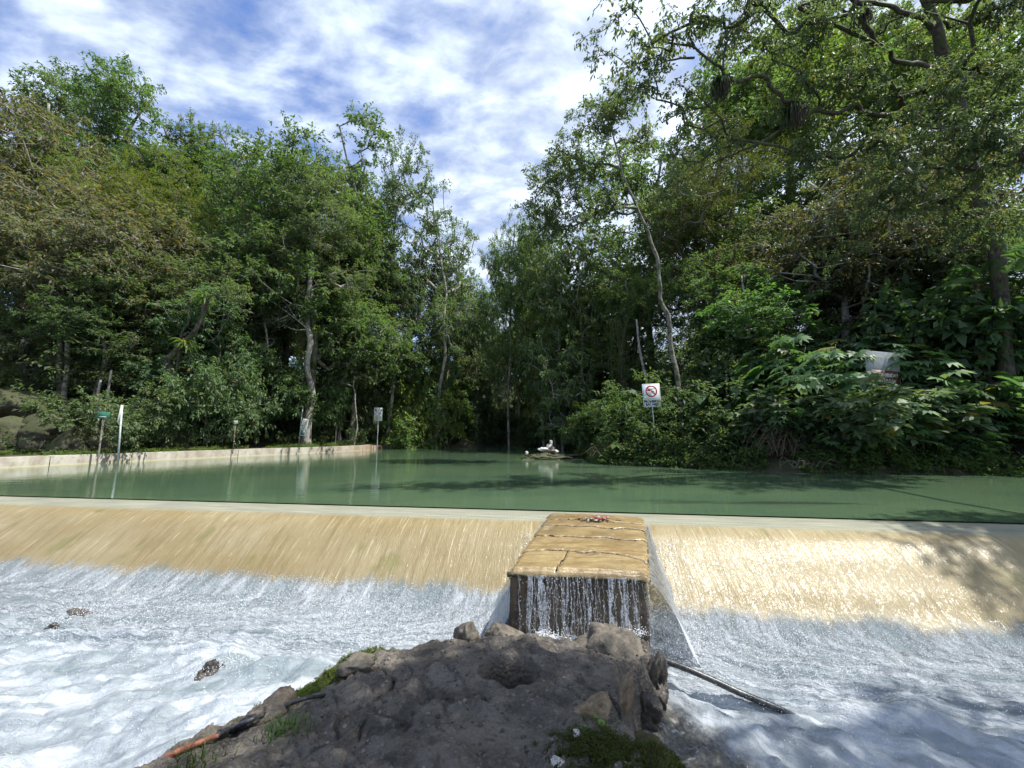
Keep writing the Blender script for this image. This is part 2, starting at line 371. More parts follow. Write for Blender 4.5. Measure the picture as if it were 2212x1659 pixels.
dk = q.noise(q.mapv(uvn, (1, .28, 1)), 11, 7, .72, .4); pour0 = q.math('MULTIPLY', q.math('SUBTRACT', 1., q.rng(q.math('MULTIPLY_ADD', f3, 1.2, s_), 2.6, 3.7)), .62); grain = q.noise(q.mapv(uvn, (1, .45, 1)), 55, 3, .75, .5)
white = q.math('ADD', q.rng(f1, .38, .60), q.math('MULTIPLY', q.math('SUBTRACT', f2, .5), .45), clamp=True)
c = q.mix(white, (.28, .325, .36), (.53, .575, .62))
c = q.mix(q.math('MULTIPLY', pour0, q.rng(q.math('ADD', q.math('MULTIPLY', q.noise(q.mapv(uvn, (1, .25, 1)), 13, 5, .7, .3), .5), q.math('MULTIPLY', grain, .5)), .46, .56)), c, (.17, .19, .20))
pour = q.math('SUBTRACT', 1., q.rng(s_, 2.0, 2.6))
hol = q.math('MULTIPLY', q.rng(q.math('ADD', q.math('MULTIPLY', f3, .45), q.math('MULTIPLY', dk, .55)), .49, .60), q.math('MULTIPLY_ADD', pour, .55, .25))
c = q.mix(hol, c, (.13, .14, .14))
c = q.mix(q.math('MULTIPLY', q.rng(f3, .48, .64), .7), c, (.20, .26, .285))
bb = q.bump(q.math('ADD', f1, q.math('ADD', q.math('MULTIPLY', f2, .30), q.math('MULTIPLY', q.math('MULTIPLY', grain, pour0), .9))), .9, .06)
fo = q.n('ShaderNodeBsdfPrincipled', ins={'Base Color': c, 'Roughness': .38, 'Normal': bb, 'Specular IOR Level': .5})
ft = q.n('ShaderNodeBsdfTranslucent', ins={0: (.6, .66, .72), 'Normal': bb})
fo = q.n('ShaderNodeMixShader', ins={0: .25, 1: fo, 2: ft})
# clear shallow water over dark gravel right of the rock
gmk = q.n('ShaderNodeSeparateXYZ', ins={0: po})
dd = q.math('ADD', q.math('ADD', q.math('MULTIPLY', q.math('SUBTRACT', gmk.outputs[0], 1.0), 1.0), q.math('MULTIPLY', q.math('SUBTRACT', gmk.outputs[1], 3.0), .5)), q.math('MULTIPLY', q.math('SUBTRACT', q.noise(po, 2.3, 6, .7), .5), 1.5))
grav = q.math('MULTIPLY', q.math('SUBTRACT', 1., q.rng(dd, .85, 1.35)), q.rng(gmk.outputs[0], .6, .9))
gc = q.mix(q.rng(q.noise(po, 26, 6, .75), .35, .68), (.030, .030, .026), (.13, .125, .11))
gc = q.mix(q.rng(q.noise(q.mapv(po, (1, 2.2, 1), (0, 0, .7)), 7, 6, .75, .6), .56, .66, 0, .75), gc, (.34, .36, .38))
gs = q.n('ShaderNodeBsdfPrincipled', ins={'Base Color': gc, 'Roughness': .35, 'Normal': q.bump(f1, .6, .04)})
fo = q.n('ShaderNodeMixShader', ins={0: grav, 1: fo, 2: gs})
mx = q.n('ShaderNodeMixShader', ins={0: foam, 1: filmsh, 2: fo}); out(q, mx)
rw = link('running_water', mesh_np('running_water', np.stack([wx, wy, Z], -1).reshape(-1, 3), grid_faces(len(lf), len(sf), True), True,
     uv=np.stack([L, Sx], -1).reshape(-1, 2), uv2=np.stack([U, Vv], -1).reshape(-1, 2)), fw)
tag(rw, kind='structure')
def water_z(x, y):
    l, s = to_ls(x, y); return float(zprof(s))

# ------------------------------------------------------------------ left river wall
cm, q = mat('stained_concrete'); po = q.n('ShaderNodeNewGeometry').outputs['Position']
n = q.noise(q.mapv(po, (1, 1, .5)), 1.5, 6, .7); n2 = q.noise(po, 7, 5, .6); sz = q.n('ShaderNodeSeparateXYZ', ins={0: po})
c = q.mix(q.rng(n, .35, .65), (.37, .355, .30), (.22, .19, .145)); c = q.mix(q.rng(n2, .5, .8, 0, .6), c, (.17, .13, .09))
c = q.mix(q.rng(sz.outputs[2], .0, .10, .75, 0), c, (.40, .37, .23))
c = q.mix(q.rng(sz.outputs[1], 27, 33, 0, .6), c, (.22, .13, .08))
out(q, q.n('ShaderNodeBsdfPrincipled', ins={'Base Color': c, 'Roughness': .85, 'Normal': q.bump(n2, .4, .02)}))
jm = plain('joint_dark', (.06, .05, .04))
def wall(name, pts, h0, thick, label):
    P = np.array(pts, float); P = np.array([P[0] + (P[-1] - P[0]) * t for t in np.linspace(0, 1, 60)]) if len(P) == 2 else catmull(P, 12)
    T = np.gradient(P, axis=0); T /= np.linalg.norm(T, axis=1)[:, None]; N = np.stack([-T[:, 1], T[:, 0]], -1)
    prof = [(0, -1.8), (0, h0 - .02), (.02, h0), (thick - .02, h0), (thick, h0 - .02), (thick, -1.8)]
    k = len(prof); V = np.array([[(*(P[i] + N[i] * o), z + (0 if z < 0 else .012 * vn(i * .7, o * 3, 0, 8))) for o, z in prof] for i in range(len(P))]).reshape(-1, 3)
    o = link(name, mesh_np(name, V, grid_faces(len(P), k)), cm); tag(o, label, 'wall')
    for t in np.linspace(.02, .98, 9):
        i = int(t * (len(P) - 1)); mb = MB(); a = math.atan2(T[i, 1], T[i, 0]); rot = Matrix.Rotation(a, 3, 'Z')
        c = P[i] - N[i] * .004
        mb.box((c[0], c[1], h0 / 2 - .01), (.022, .012, h0 - .03), rot); j = mb.build('joint', jm, o)
    return o
wall('river_wall', [(-21.1, 6), (-20.35, 15.8), (-12.42, 30.0), (-12.0, 33.0)], .43, .5, 'long low stained concrete wall holding the left bank above the green water')
wall('bank_kerb', [(-12.05, 33.05), (-11.75, 38.4)], .30, .5, 'short lower brown concrete wall section beyond the end of the long river wall')
# ------------------------------------------------------------------ the block in the middle of the weir
pmn, q = mat('wet_tan_slab'); po = q.n('ShaderNodeTexCoord').outputs['Object']
n = q.noise(q.mapv(po, (1, 3.5, 1), (0, 0, .2)), 2.6, 7, .68, .5); n2 = q.noise(po, 1.2, 4); n3 = q.noise(q.mapv(po, (1, 2.5, 1)), 22, 4, .65)
c = q.mix(q.rng(n, .35, .65), (.34, .26, .125), (.22, .145, .06)); c = q.mix(q.rng(n2, .42, .66, 0, .75), c, (.19, .13, .055)); c = q.mix(q.rng(q.noise(po, 3.3, 6, .7), .56, .70, 0, .6), c, (.10, .10, .055)); c = q.mix(q.rng(q.noise(po, 2.1, 5, .65), .58, .70, 0, .5), c, (.42, .39, .28))
out(q, q.n('ShaderNodeBsdfPrincipled', ins={'Base Color': c, 'Roughness': .3, 'Coat Weight': .35, 'Coat Roughness': .06, 'Normal': q.bump(q.math('ADD', n3, n), .5, .025)}))
dm, q = mat('dark_wet_wall'); po = q.n('ShaderNodeTexCoord').outputs['Object']
n = q.noise(q.mapv(po, (3, 3, .7)), 2.5, 6, .7); n2 = q.noise(po, 16, 4, .7)
c = q.mix(q.rng(n, .38, .62), (.055, .042, .028), (.14, .105, .065)); c = q.mix(q.rng(n2, .55, .75, 0, .7), c, (.22, .19, .155))
out(q, q.n('ShaderNodeBsdfPrincipled', ins={'Base Color': c, 'Roughness': .3, 'Normal': q.bump(n2, .8, .04)}))
FL, FR = at_Y(1097, 1228, 4.72), at_Y(1404, 1244, 4.60)
BL, BR = at_z(1187, 1108, .03), at_z(1392, 1119, .03)
FR[2] = FL[2] - .02; BL[2] = BR[2] = -.02
pier = thing('concrete_block', ((FL[0] + FR[0]) / 2, (FL[1] + FR[1]) / 2, -1.3), 'square block in mid weir with cracked tan slab top and dark wet front', 'block')
O = np.array(pier.location)
def bil(u, v):                                   # u across, v 0 front .. 1 back
    return (FL * (1 - u) + FR * u) * (1 - v) + (BL * (1 - u) + BR * u) * v
nu, nv = 90, 300
U_, V_ = np.meshgrid(np.linspace(0, 1, nu), np.linspace(0, 1, nv), indexing='ij')
B = (FL * (1 - U_[..., None]) + FR * U_[..., None]) * (1 - V_[..., None]) + (BL * (1 - U_[..., None]) + BR * U_[..., None]) * V_[..., None]
def crack(u, base, sag, sd): return base + sag * (u - .5) ** 2 + .016 * vn(u * 6, 3, 0, sd) + .007 * vn(u * 21, 5, 0, sd)
cr = [crack(U_, .265, -.12, 1) - .05 * sst(U_, .75, 1), crack(U_, .50, .10, 2), crack(U_, .71, .05, 3), crack(U_, .86, -.02, 4)]
g = np.zeros_like(U_); step = np.zeros_like(U_)
for i, cc_ in enumerate(cr):
    g += .035 * np.exp(-((V_ - cc_) / .0045) ** 2); step += (.028 if i < 3 else .016) * sst(V_, cc_ - .004, cc_ + .004)
vc = .36 + .02 * vn(V_ * 12, 1, 0, 7); g += .03 * np.exp(-((U_ - vc) / .006) ** 2) * (V_ < cr[0])
B[..., 2] += step * .45 - g + .006 * fbm(U_ * 8, V_ * 10, oct=4, seed=6) + .02 * np.sin(U_ * 3.14) - .035 * sst(-V_, -.02, 0)
B[..., 0] += .018 * fbm(V_ * 14, U_ * 2, oct=3, seed=88) * (np.abs(U_ - .5) > .47); B[..., 1] += .012 * fbm(U_ * 14, V_ * 2, oct=3, seed=89) * (V_ < .03); B[..., 2] -= .03 * (sst(-U_, -.04, 0) + sst(U_, .97, 1))
top = B.copy(); f0 = top[:, :1] + np.array([0, -.006, -.05]); f0[..., 2] -= 0
top = np.concatenate([f0, top], 1); top[:, 0, 0] = top[:, 1, 0]
sl_ = link('top_slabs', mesh_np('top_slabs', (top - O).reshape(-1, 3), grid_faces(nu, nv + 1), True), pmn, pier)
# body: vertical front and sides, slightly inset below the slab lip
k = 34; Zs = np.linspace(-1.35, -.24, k); ring = [FL + (.02, .05, 0), FR + (-.02, .05, 0), BR, BL]
pts = []
for a, b in ((3, 0), (0, 1), (1, 2)):
    for t in np.linspace(0, 1, 40, endpoint=False): pts.append(ring[a] * (1 - t) + ring[b] * t)
pts.append(ring[2]); pts = np.array(pts); V = np.zeros((len(pts), k, 3)); V[..., :2] = pts[:, None, :2]; V[..., 2] = Zs
V[..., 2] = -1.35 + (Zs[None] + 1.35) / 1.11 * (pts[:, 2:3] - .06 + 1.35)
nn = fbm(V[..., 0] * 6, V[..., 2] * 6, V[..., 1] * 3, oct=4, seed=12) * .014; V[..., 1] -= nn; V[..., 0] += nn * .5
bo = link('front_wall', mesh_np('front_wall', (V - O).reshape(-1, 3), grid_faces(len(pts), k), True), dm, pier)
lipm = plain('mossy_lip', (.085, .065, .028), .6, nsc=18, c2=(.035, .040, .014), bumpd=.02)
mb = MB(); lp = [(FL * (1 - t) + FR * t) + np.array([0, .02, -.075 + .006 * vn(t * 14, 0, 0, 3)]) for t in np.linspace(-.005, 1.005, 60)]
mb.tube(lp, .026, 8, .25, 4); mb.build('slab_lip', lipm, pier, True).location = -Vector(O)

ckm = plain('crack_dark', (.022, .016, .010), .7)  # thin dark tubes laid along the grooves so the cracks look darker
def seam(fn_u, fn_v, m=90):
    P = []
    for t in np.linspace(0, 1, m):
        i = int(min(nu - 1, max(0, round(fn_u(t) * (nu - 1))))); j = int(min(nv - 1, max(0, round(fn_v(t) * (nv - 1))))); P.append(B[i, j] + (0, 0, .019))
    mb = MB(); mb.tube(np.array(P) - O, .006 * (1 + .5 * vn(np.arange(m) * .4, 0, 0, 3)), 5); mb.build('crack', ckm, pier)
for a_, cc_ in enumerate(cr): seam(lambda t: .01 + .98 * t, lambda t: float(np.interp(.01 + .98 * t, np.linspace(0, 1, nu), cc_[:, 0])))
seam(lambda t: .36 + .02 * float(vn(t * .25 * 12, 1, 0, 7)), lambda t: .005 + .25 * t, 40)
# trickles, curtains and spray
dw, q = mat('trickle_water'); n = q.noise(q.n('ShaderNodeNewGeometry').outputs['Position'], 40, 4, .6)
p1 = q.n('ShaderNodeBsdfPrincipled', ins={'Base Color': (.72, .76, .80), 'Roughness': .12, 'Normal': q.bump(n, .8, .02)})
t1 = q.n('ShaderNodeBsdfTransparent', ins={0: (.95, .96, .97)})
out(q, q.n('ShaderNodeMixShader', ins={0: q.rng(n, .30, .75, .08, .62), 1: t1, 2: p1}))
rg = random.Random(4)
def ribbon(mb, P, w_, d=(0, -1, 0)):
    P = np.array(P); w_ = np.array(w_); n = len(P); V = np.zeros((n, 3, 3))
    V[:, 0] = P - np.array([1, 0, 0]) * w_[:, None]; V[:, 1] = P + np.array(d) * (w_ * .8)[:, None]; V[:, 2] = P + np.array([1, 0, 0]) * w_[:, None]
    mb.add(V.reshape(-1, 3), grid_faces(n, 3))
OCT = np.array([(1, 0, 0), (-1, 0, 0), (0, 1, 0), (0, -1, 0), (0, 0, 1), (0, 0, -1)], float)
OF = np.array([(0, 2, 4), (2, 1, 4), (1, 3, 4), (3, 0, 4), (2, 0, 5), (1, 2, 5), (3, 1, 5), (0, 3, 5)])
def drops(mb, C, r, st=1.):
    C = np.asarray(C, float); r = np.broadcast_to(np.asarray(r, float), (len(C),))
    sc = np.ones((len(C), 1, 3)); sc[..., 2] = st
    V = C[:, None] + OCT[None] * r[:, None, None] * sc; base = (np.arange(len(C)) * 6)[:, None, None]
    mb.add(V.reshape(-1, 3), (base + OF[None]).reshape(-1, 3))
rs = np.random.RandomState(3)
mb = MB(); dC = []; dR = []
for i in range(64):
    u = rg.choice([rg.random(), rg.gauss(.33, .16), rg.gauss(.6, .14)]); u = min(.99, max(.01, u)); a = FL * (1 - u) + FR * u
    z1 = -1.0 + rg.random() * .06; z0 = -.22 if rg.random() < .75 else -.35; n = 26; P = []; W = []; x = a[0]
    wb = rg.uniform(.002, .0075); xr = rg.uniform(-.04, .06)
    for j in range(n):
        t = j / (n - 1); z = z0 + (z1 - z0) * t
        P.append((x + xr * t + .014 * float(vn(j * .33, i * 3.1, 0, 2)) + .006 * float(vn(j * 1.1, i * 3.1, 0, 2)), a[1] - .035 - .09 * t - .015 * rg.random(), z)); W.append(wb * max(.35, .8 + .8 * float(vn(j * .4, i * 7.7, 0, 6))))
    ribbon(mb, P, W)
    for j in range(13):
        t = rg.random(); m = P[int(t * (n - 1))]; dC.append((m[0] + rg.gauss(0, .016), m[1] - rg.random() * .05, m[2] + rg.gauss(0, .02))); dR.append(rg.uniform(.0018, .0062))
for i in range(16):
    u = rg.uniform(.08, .92); a = FL * (1 - u) + FR * u; n = 24; wb = rg.uniform(.012, .035)
    ribbon(mb, [(a[0] + .03 * float(vn(j * .2, i * 2.3, 0, 4)), a[1] - .03 - .09 * j / (n - 1), -.22 - .8 * j / (n - 1)) for j in range(n)], [wb * max(.1, .5 + float(vn(j * .3, i * 5.1, 0, 8))) for j in range(n)], (0, -.35, 0))
drops(mb, dC, dR, 1.9)
tag(mb.build('trickling_water', dw, None, True), 'many thin white trickles of water running down the dark front of the block', 'water trickles', kind='stuff')
# water sheets sliding down both sides of the block
shm, q = mat('side_sheet_water'); uvq = q.n('ShaderNodeUVMap', uv_map='flow').outputs[0]; n = q.noise(q.mapv(uvq, (13, 1.4, 1)), 1.8, 7, .68, .35); n2 = q.noise(q.mapv(uvq, (6, 2, 1)), 6, 6, .75)
su = q.n('ShaderNodeSeparateXYZ', ins={0: uvq})
lo = q.rng(su.outputs[1], .15, .85, .05, 1.0)
k_ = q.math('ADD', q.rng(n, .42, .68, .12, .65), q.math('MULTIPLY', q.math('ADD', lo, .12), q.rng(n2, .3, .6)), clamp=True)
p1 = q.n('ShaderNodeBsdfPrincipled', ins={'Base Color': (.66, .71, .76), 'Roughness': .2, 'Normal': q.bump(n2, .9, .05)})
p1 = q.n('ShaderNodeMixShader', ins={0: .5, 1: p1, 2: q.n('ShaderNodeBsdfTranslucent', ins={0: (.75, .8, .85)})})
out(q, q.n('ShaderNodeMixShader', ins={0: k_, 1: q.n('ShaderNodeBsdfTransparent', ins={0: (.95, .97, .97)}), 2: p1}))
for sd, (ca, cb), wd in ((-1, (FL, BL), .34), (1, (FR, BR), .44)):
    nu_, nv_ = 70, 60; V = np.zeros((nu_, nv_, 3)); UVs = np.zeros((nu_, nv_, 2))
    for i in range(nu_):
        t = i / (nu_ - 1); e = ca * (1 - t) + cb * t; dz0 = -.09 - .12 * (1 - t) if sd < 0 else -.05 - .10 * (1 - t)
        _, s0 = to_ls(e[0], e[1])
        for j in range(nv_):
            v = j / (nv_ - 1); ww = (wd * (.10 + .9 * (1 - t) ** .8)) * v ** .95
            x = e[0] + sd * (.012 + ww); y = e[1] - .12 * v * (1 - t)
            zb = water_z(x, y) - .03; z = (e[2] + dz0 + .04) * (1 - v ** 1.35) + zb * v ** 1.35
            V[i, j] = (x + .05 * v * float(vn(t * 7, v * 2, sd, 13)) + .010 * float(vn(t * 22, v * 3, sd, 3)), y, max(z, zb)); UVs[i, j] = (t * 2.4, v)
    o = link('side_fall', mesh_np('side_fall', V.reshape(-1, 3), grid_faces(nu_, nv_), True, uv=UVs.reshape(-1, 2)), shm)
    tag(o, 'pale sheet of water sliding off the %s side of the central block' % ('left' if sd < 0 else 'right'), 'waterfall', kind='stuff')

sm, q = mat('spray'); out(q, q.n('ShaderNodeBsdfPrincipled', ins={'Base Color': (.88, .91, .94), 'Roughness': .15}))
mb = MB()
N = 46000; l = rs.normal(-.5, 4.2, N); s = rs.gamma(3.2, .26, N) + 1.5; x, y = wl(l, s); z = zprof(s) + rs.exponential(.022, N) + .015
keep = ~((x > -.05) & (x < 1.75) & (y < 7.4) & (s > 0)); keep &= ~((x > -2.4) & (x < 1.6) & (y < 4.6))
drops(mb, np.stack([x, y, z], -1)[keep], rs.uniform(.0015, .0048, N)[keep], 1.4)
# splash where the trickles land, and along the foot of the side sheets
def splash(c, sx_, sy_, sz_, n, rmax=.006):
    C = np.array(c) + rs.normal(0, 1, (n, 3)) * (sx_, sy_, sz_ * .6); C[:, 2] = c[2] + np.abs(C[:, 2] - c[2]); drops(mb, C, rs.uniform(.0015, rmax, n))
for px, py, n in ((1175, 1378, 500), (1215, 1392, 500), (1250, 1400, 800), (1290, 1392, 600), (1330, 1372, 400), (1375, 1372, 250)):
    P = at_Y(px, py, 4.5); splash(P, .07, .03, .06, n)
for t in np.linspace(0, .8, 12):
    e = FR * (1 - t) + BR * t; x = e[0] + .3; y = e[1]; splash((x, y, water_z(x, y) + .0), .14, .06, .09, 200); e = FL * (1 - t) + BL * t; x = e[0] - .2; y = e[1]; splash((x, y, water_z(x, y) + .0), .1, .06, .07, 110)
# flecks inside the hole
tag(mb.build('spray', sm, None, False), 'fine white droplets thrown up over the churning water', 'spray', kind='stuff')
fmn, q = mat('foam_patch'); n = q.noise(q.n('ShaderNodeNewGeometry').outputs['Position'], 22, 5, .7)
out(q, q.n('ShaderNodeBsdfPrincipled', ins={'Base Color': q.mix(q.rng(n, .35, .65), (.5, .54, .58), (.88, .91, .94)), 'Roughness': .4, 'Normal': q.bump(n, 1., .05)}))
cc_ = at_Y(1262, 1403, 4.52); a = np.linspace(-.62, .62, 50); b = np.linspace(-.25, .2, 30); A_, B_ = np.meshgrid(a, b, indexing='ij')
V = np.stack([cc_[0] + A_, cc_[1] + B_, cc_[2] - .02 + .05 * fbm(A_ * 12, B_ * 12, oct=4, seed=3) + .05 * sst(B_, -.05, .2)], -1).reshape(-1, 3)
tag(link('splash_pool', mesh_np('splash_pool', V, grid_faces(50, 30), True), fmn), 'small white foaming pool at the foot of the dark block front', 'foam', kind='stuff')

# debris caught on the slabs
dg = thing('flower_debris', at_Y(1285, 1130, 6.4), 'clump of wet twigs and red petals caught on top of the central block', 'debris')
tw = plain('wet_twig', (.045, .032, .02), .4); pet = plain('red_petal', (.42, .05, .05), .5); gry = plain('grey_leaf', (.30, .30, .27), .5)
mb = MB()
for i in range(46):
    a = rg.uniform(0, 6.28); L_ = rg.uniform(.05, .30); x0, y0 = rg.gauss(0, .05), rg.gauss(0, .03)
    P = [(x0 + math.cos(a) * L_ * t, y0 + math.sin(a) * L_ * .35 * t, .02 + .05 * math.sin(t * 3) * rg.random() - .01) for t in np.linspace(0, 1, 5)]; mb.tube(P, np.linspace(.006, .002, 5), 4)
mb.build('twigs', tw, dg)
for nm, m_, n in (('petals', pet, 26), ('dead_leaves', gry, 34)):
    mb = MB()
    for i in range(n):
        c = np.array([rg.gauss(0, .07), rg.gauss(0, .035), .045 + rg.random() * .04]); r_ = rg.uniform(.012, .028); a = rg.uniform(0, 6.28)
        d1 = np.array([math.cos(a), math.sin(a), rg.uniform(-.4, .6)]) * r_; d2 = np.array([-math.sin(a), math.cos(a), rg.uniform(-.4, .6)]) * r_ * .6
        mb.add([c - d1, c - d2, c + d1 + (0, 0, .004), c + d2], np.array([(0, 1, 2), (0, 2, 3)]))
    mb.build(nm, m_, dg)
dg.location.z = -.03; dg.scale = (1.5, 1.5, 1.2)

# ------------------------------------------------------------------ foreground rock mound
MP = np.array([(-3.9, -1.5), (-3.3, 2.0), (-2.72, 3.15), (-2.28, 3.62), (-1.95, 4.0), (-1.72, 4.45), (-1.25, 4.80), (-.80, 5.0), (-.1, 4.98), (.1, 4.75), (1.5, 4.66), (1.62, 4.45), (1.52, 4.1), (1.35, 3.78), (1.08, 3.5), (1.0, 2.6), (1.1, 0), (1.1, -1.5)], float)
def pdist(x, y, sel=None):
    d = np.full(x.shape, 1e9); ins = np.zeros(x.shape, bool); n = len(MP)
    for i in range(n):
        a = MP[i]; b = MP[(i + 1) % n]; e = b - a
        c = ((a[1] > y) != (b[1] > y)) & (x < (b[0] - a[0]) * (y - a[1]) / (b[1] - a[1] + 1e-12) + a[0]); ins ^= c
        if sel is None or i in sel:
            t = np.clip(((x - a[0]) * e[0] + (y - a[1]) * e[1]) / (e @ e), 0, 1); d = np.minimum(d, np.hypot(x - a[0] - t * e[0], y - a[1] - t * e[1]))
    return d, ins
HOLE = np.array([9., 9., 0])
def mound(x, y):
    x = np.asarray(x, float); y = np.asarray(y, float)
    wx_ = x + .07 * fbm(x * 3, y * 3, oct=3, seed=51); wy_ = y + .07 * fbm(x * 3, y * 3, oct=3, seed=52)
    dl, ins = pdist(wx_, wy_, range(0, 8)); dr, _ = pdist(wx_, wy_, range(8, 17))
    sg = np.where(ins, 1, -1)
    plat = np.interp(y, [-1, 0, 2, 2.8, 3.5, 4.1, 4.5, 4.8], [-.2, -.22, -.46, -.57, -.66, -.74, -.86, -1.0])
    plat = plat + .10 * np.exp(-((x + .1) / .9) ** 2) * sst(y, 2.2, 3.5) * (1 - sst(y, 4.2, 4.6)) - .09 * sst(-x, .8, 2.2)
    zl = -1.22 + dl * .55 * sg + .22 * sst(dl * sg, -.02, .16); zr = -1.35 + dr * 3.2 * sg
    z = np.minimum(np.minimum(plat, zl), zr)
    d = np.minimum(dl, dr) * sg; inner = sst(d, 0, .25)
    z = z + .05 * fbm(x * 1.7, y * 1.7, oct=3, seed=60) * inner + .030 * fbm(x * 5, y * 5, oct=4, seed=61, gain=.6) * sst(d, -.05, .1)
    cr_ = np.abs(fbm(x * 1.3 + .5 * y, y * 1.6 - .4 * x, oct=3, seed=66)); z = z - .10 * np.exp(-(cr_ / .045) ** 2) * inner * sst(fbm(x * .9, y * .9, oct=1, seed=68), -.1, .4)
    z = z - .03 * np.exp(-(np.abs(fbm(x * 4 + 3 * y, y * 4, oct=2, seed=67)) / .06) ** 2) * inner
    h_ = ((x - HOLE[0]) / .25) ** 2 + ((y - HOLE[1]) / .23) ** 2; z = z - .55 * (1 - sst(h_ + .35 * vn(x * 8, y * 8, 0, 2), .75, 1.1))
    h_ = ((x + .35 - .45 * (y - 3.25)) / .4) ** 2 + ((y - 3.25) / .07) ** 2
    z = z - .07 * (1 - sst(h_, .3, 1.2))
    fl = ((x + .1) / .34) ** 2 + ((y - 2.78) / .12) ** 2; k_ = 1 - sst(fl, .6, 1.2)
    return z * (1 - k_) + (-.545) * k_
def mz(x, y): return float(mound(np.array([x]), np.array([y]))[0])
def hit(px, py, lift=0.):            # where the line of sight meets the mound or the river below the weir
    d = ray(px, py); t = np.arange(1.2, 9, .012); P = np.array([0, 0, CAMZ]) + d[None] * t[:, None]
    l_, s_ = to_ls(P[:, 0], P[:, 1]); g = np.maximum(mound(P[:, 0], P[:, 1]), zprof(s_)); k = np.argmax(P[:, 2] < g); return P[k] + np.array([0, -lift * .5, lift])
HOLE = hit(1108, 1442) + (0, -.02, 0)
xs = np.arange(-3.9, 1.75, .013); ys = np.concatenate([np.arange(-1.4, 2.2, .05), np.arange(2.2, 5.1, .0125)])
X, Y = np.meshgrid(xs, ys, indexing='ij')
Z = mound(X, Y); Z = Z + .0025 * vn(X * 38, Y * 38, 0, 71)
rm, q = mat('dark_conglomerate'); po = q.n('ShaderNodeTexCoord').outputs['Object']
v = q.n('ShaderNodeTexVoronoi', ins={'Scale': 26., 'Randomness': 1.}); q.set(v.inputs['Vector'], q.mapv(po, (1, 1, 1)))
v2 = q.n('ShaderNodeTexVoronoi', ins={'Scale': 60.})
n = q.noise(po, 3, 7, .68); n2 = q.noise(po, 46, 5, .7); n3 = q.noise(po, .9, 4)
c = q.mix(q.rng(n, .33, .66), (.072, .062, .051), (.18, .157, .130)); c = q.mix(q.rng(n2, .48, .75, 0, .8), c, (.26, .235, .20))
c = q.mix(q.math('MULTIPLY', q.math('GREATER_THAN', q.n('ShaderNodeSeparateXYZ', ins={0: v.outputs['Color']}).outputs[0], .86), q.rng(v.outputs['Distance'], .45, .30, 0, 1)), c, (.21, .18, .145))
c = q.mix(q.rng(q.noise(po, 7, 5, .7), .60, .68), c, (.022, .020, .018)); c = q.mix(q.rng(n3, .5, .7, 0, .45), c, (.13, .105, .075))
c = q.mix(q.rng(q.noise(po, 2.0, 6, .7, 1.5), .52, .60, 0, .5), c, (.028, .025, .024))
hh = q.math('ADD', q.math('MULTIPLY', n2, .9), q.math('ADD', q.math('MULTIPLY', v.outputs['Distance'], -.6), q.math('MULTIPLY', v2.outputs['Distance'], -.4)))
out(q, q.n('ShaderNodeBsdfPrincipled', ins={'Base Color': c, 'Roughness': .6, 'Normal': q.bump(hh, 1., .035)}))
mo = link('rock_mound', mesh_np('rock_mound', np.stack([X, Y, Z], -1).reshape(-1, 3), grid_faces(len(xs), len(ys)), True), rm)
tag(mo, 'large dark gravelly rock mound filling the foreground in front of the central block', 'rock')

# ------------------------------------------------------------------ loose rocks
RAP = []
def rock_mesh(seed, d=(1, 1, 1), n=36, rough=.35, cut=3):
    th = np.linspace(0, np.pi, n); ph = np.linspace(0, 2 * np.pi, 2 * n, endpoint=False); T, P = np.meshgrid(th, ph, indexing='ij')
    X, Y, Z = np.sin(T) * np.cos(P), np.sin(T) * np.sin(P), np.cos(T); r_ = random.Random(seed)
    r = 1 + rough * fbm(X * 1.1 + seed, Y * 1.1, Z * 1.1, oct=3, seed=seed) + rough * .22 * fbm(X * 5, Y * 5, Z * 5 + seed, oct=4, seed=seed + 5, gain=.6)
    V = np.stack([X * r, Y * r, Z * r], -1)
    for _ in range(cut):
        a = np.array([r_.gauss(0, 1), r_.gauss(0, 1), r_.gauss(0, .7)]); a /= np.linalg.norm(a); dd_ = V @ a; lim = r_.uniform(.5, .8); V = V - (np.maximum(dd_ - lim, 0) * .85)[..., None] * a
    V = V * np.array(d); i = np.arange(n * 2 * n).reshape(n, 2 * n); j = np.roll(i, -1, 1)
    return mesh_np('rock', V.reshape(-1, 3), np.stack([i[:-1], i[1:], j[1:], j[:-1]], -1).reshape(-1, 4), True)
def rock_mat(name, a, b, moss=0., sc=1., rough=.7):
    m, q = mat(name); po = q.n('ShaderNodeTexCoord').outputs['Object']; g_ = q.n('ShaderNodeNewGeometry')
    n = q.noise(po, 5 * sc, 7, .7); n2 = q.noise(po, 30 * sc, 5, .7); c = q.mix(q.rng(n, .36, .64), a, b); c = q.mix(q.rng(n2, .5, .8, 0, .5), c, tuple(x * .4 for x in a))
    if moss:
        sz = q.n('ShaderNodeSeparateXYZ', ins={0: g_.outputs['Normal']}); f = q.math('ADD', q.math('MULTIPLY', sz.outputs[2], .5), q.math('MULTIPLY', q.noise(po, 3 * sc, 5, .7), 1.0))
        c = q.mix(q.rng(f, 1.1 - .6 * moss, 1.25 - .6 * moss), c, q.mix(n2, (.025, .032, .010), (.065, .072, .022)))
    out(q, q.n('ShaderNodeBsdfPrincipled', ins={'Base Color': c, 'Roughness': rough, 'Normal': q.bump(q.math('ADD', n, n2), .8, .03 / sc)})); return m
RG = rock_mat('rock_grey', (.075, .065, .05), (.17, .145, .11), 0, 2); RT = rock_mat('rock_tan', (.16, .115, .07), (.30, .23, .15), 0, 2.4); RD = rock_mat('rock_wet_dark', (.03, .026, .022), (.10, .085, .07), 0, 2, .35)
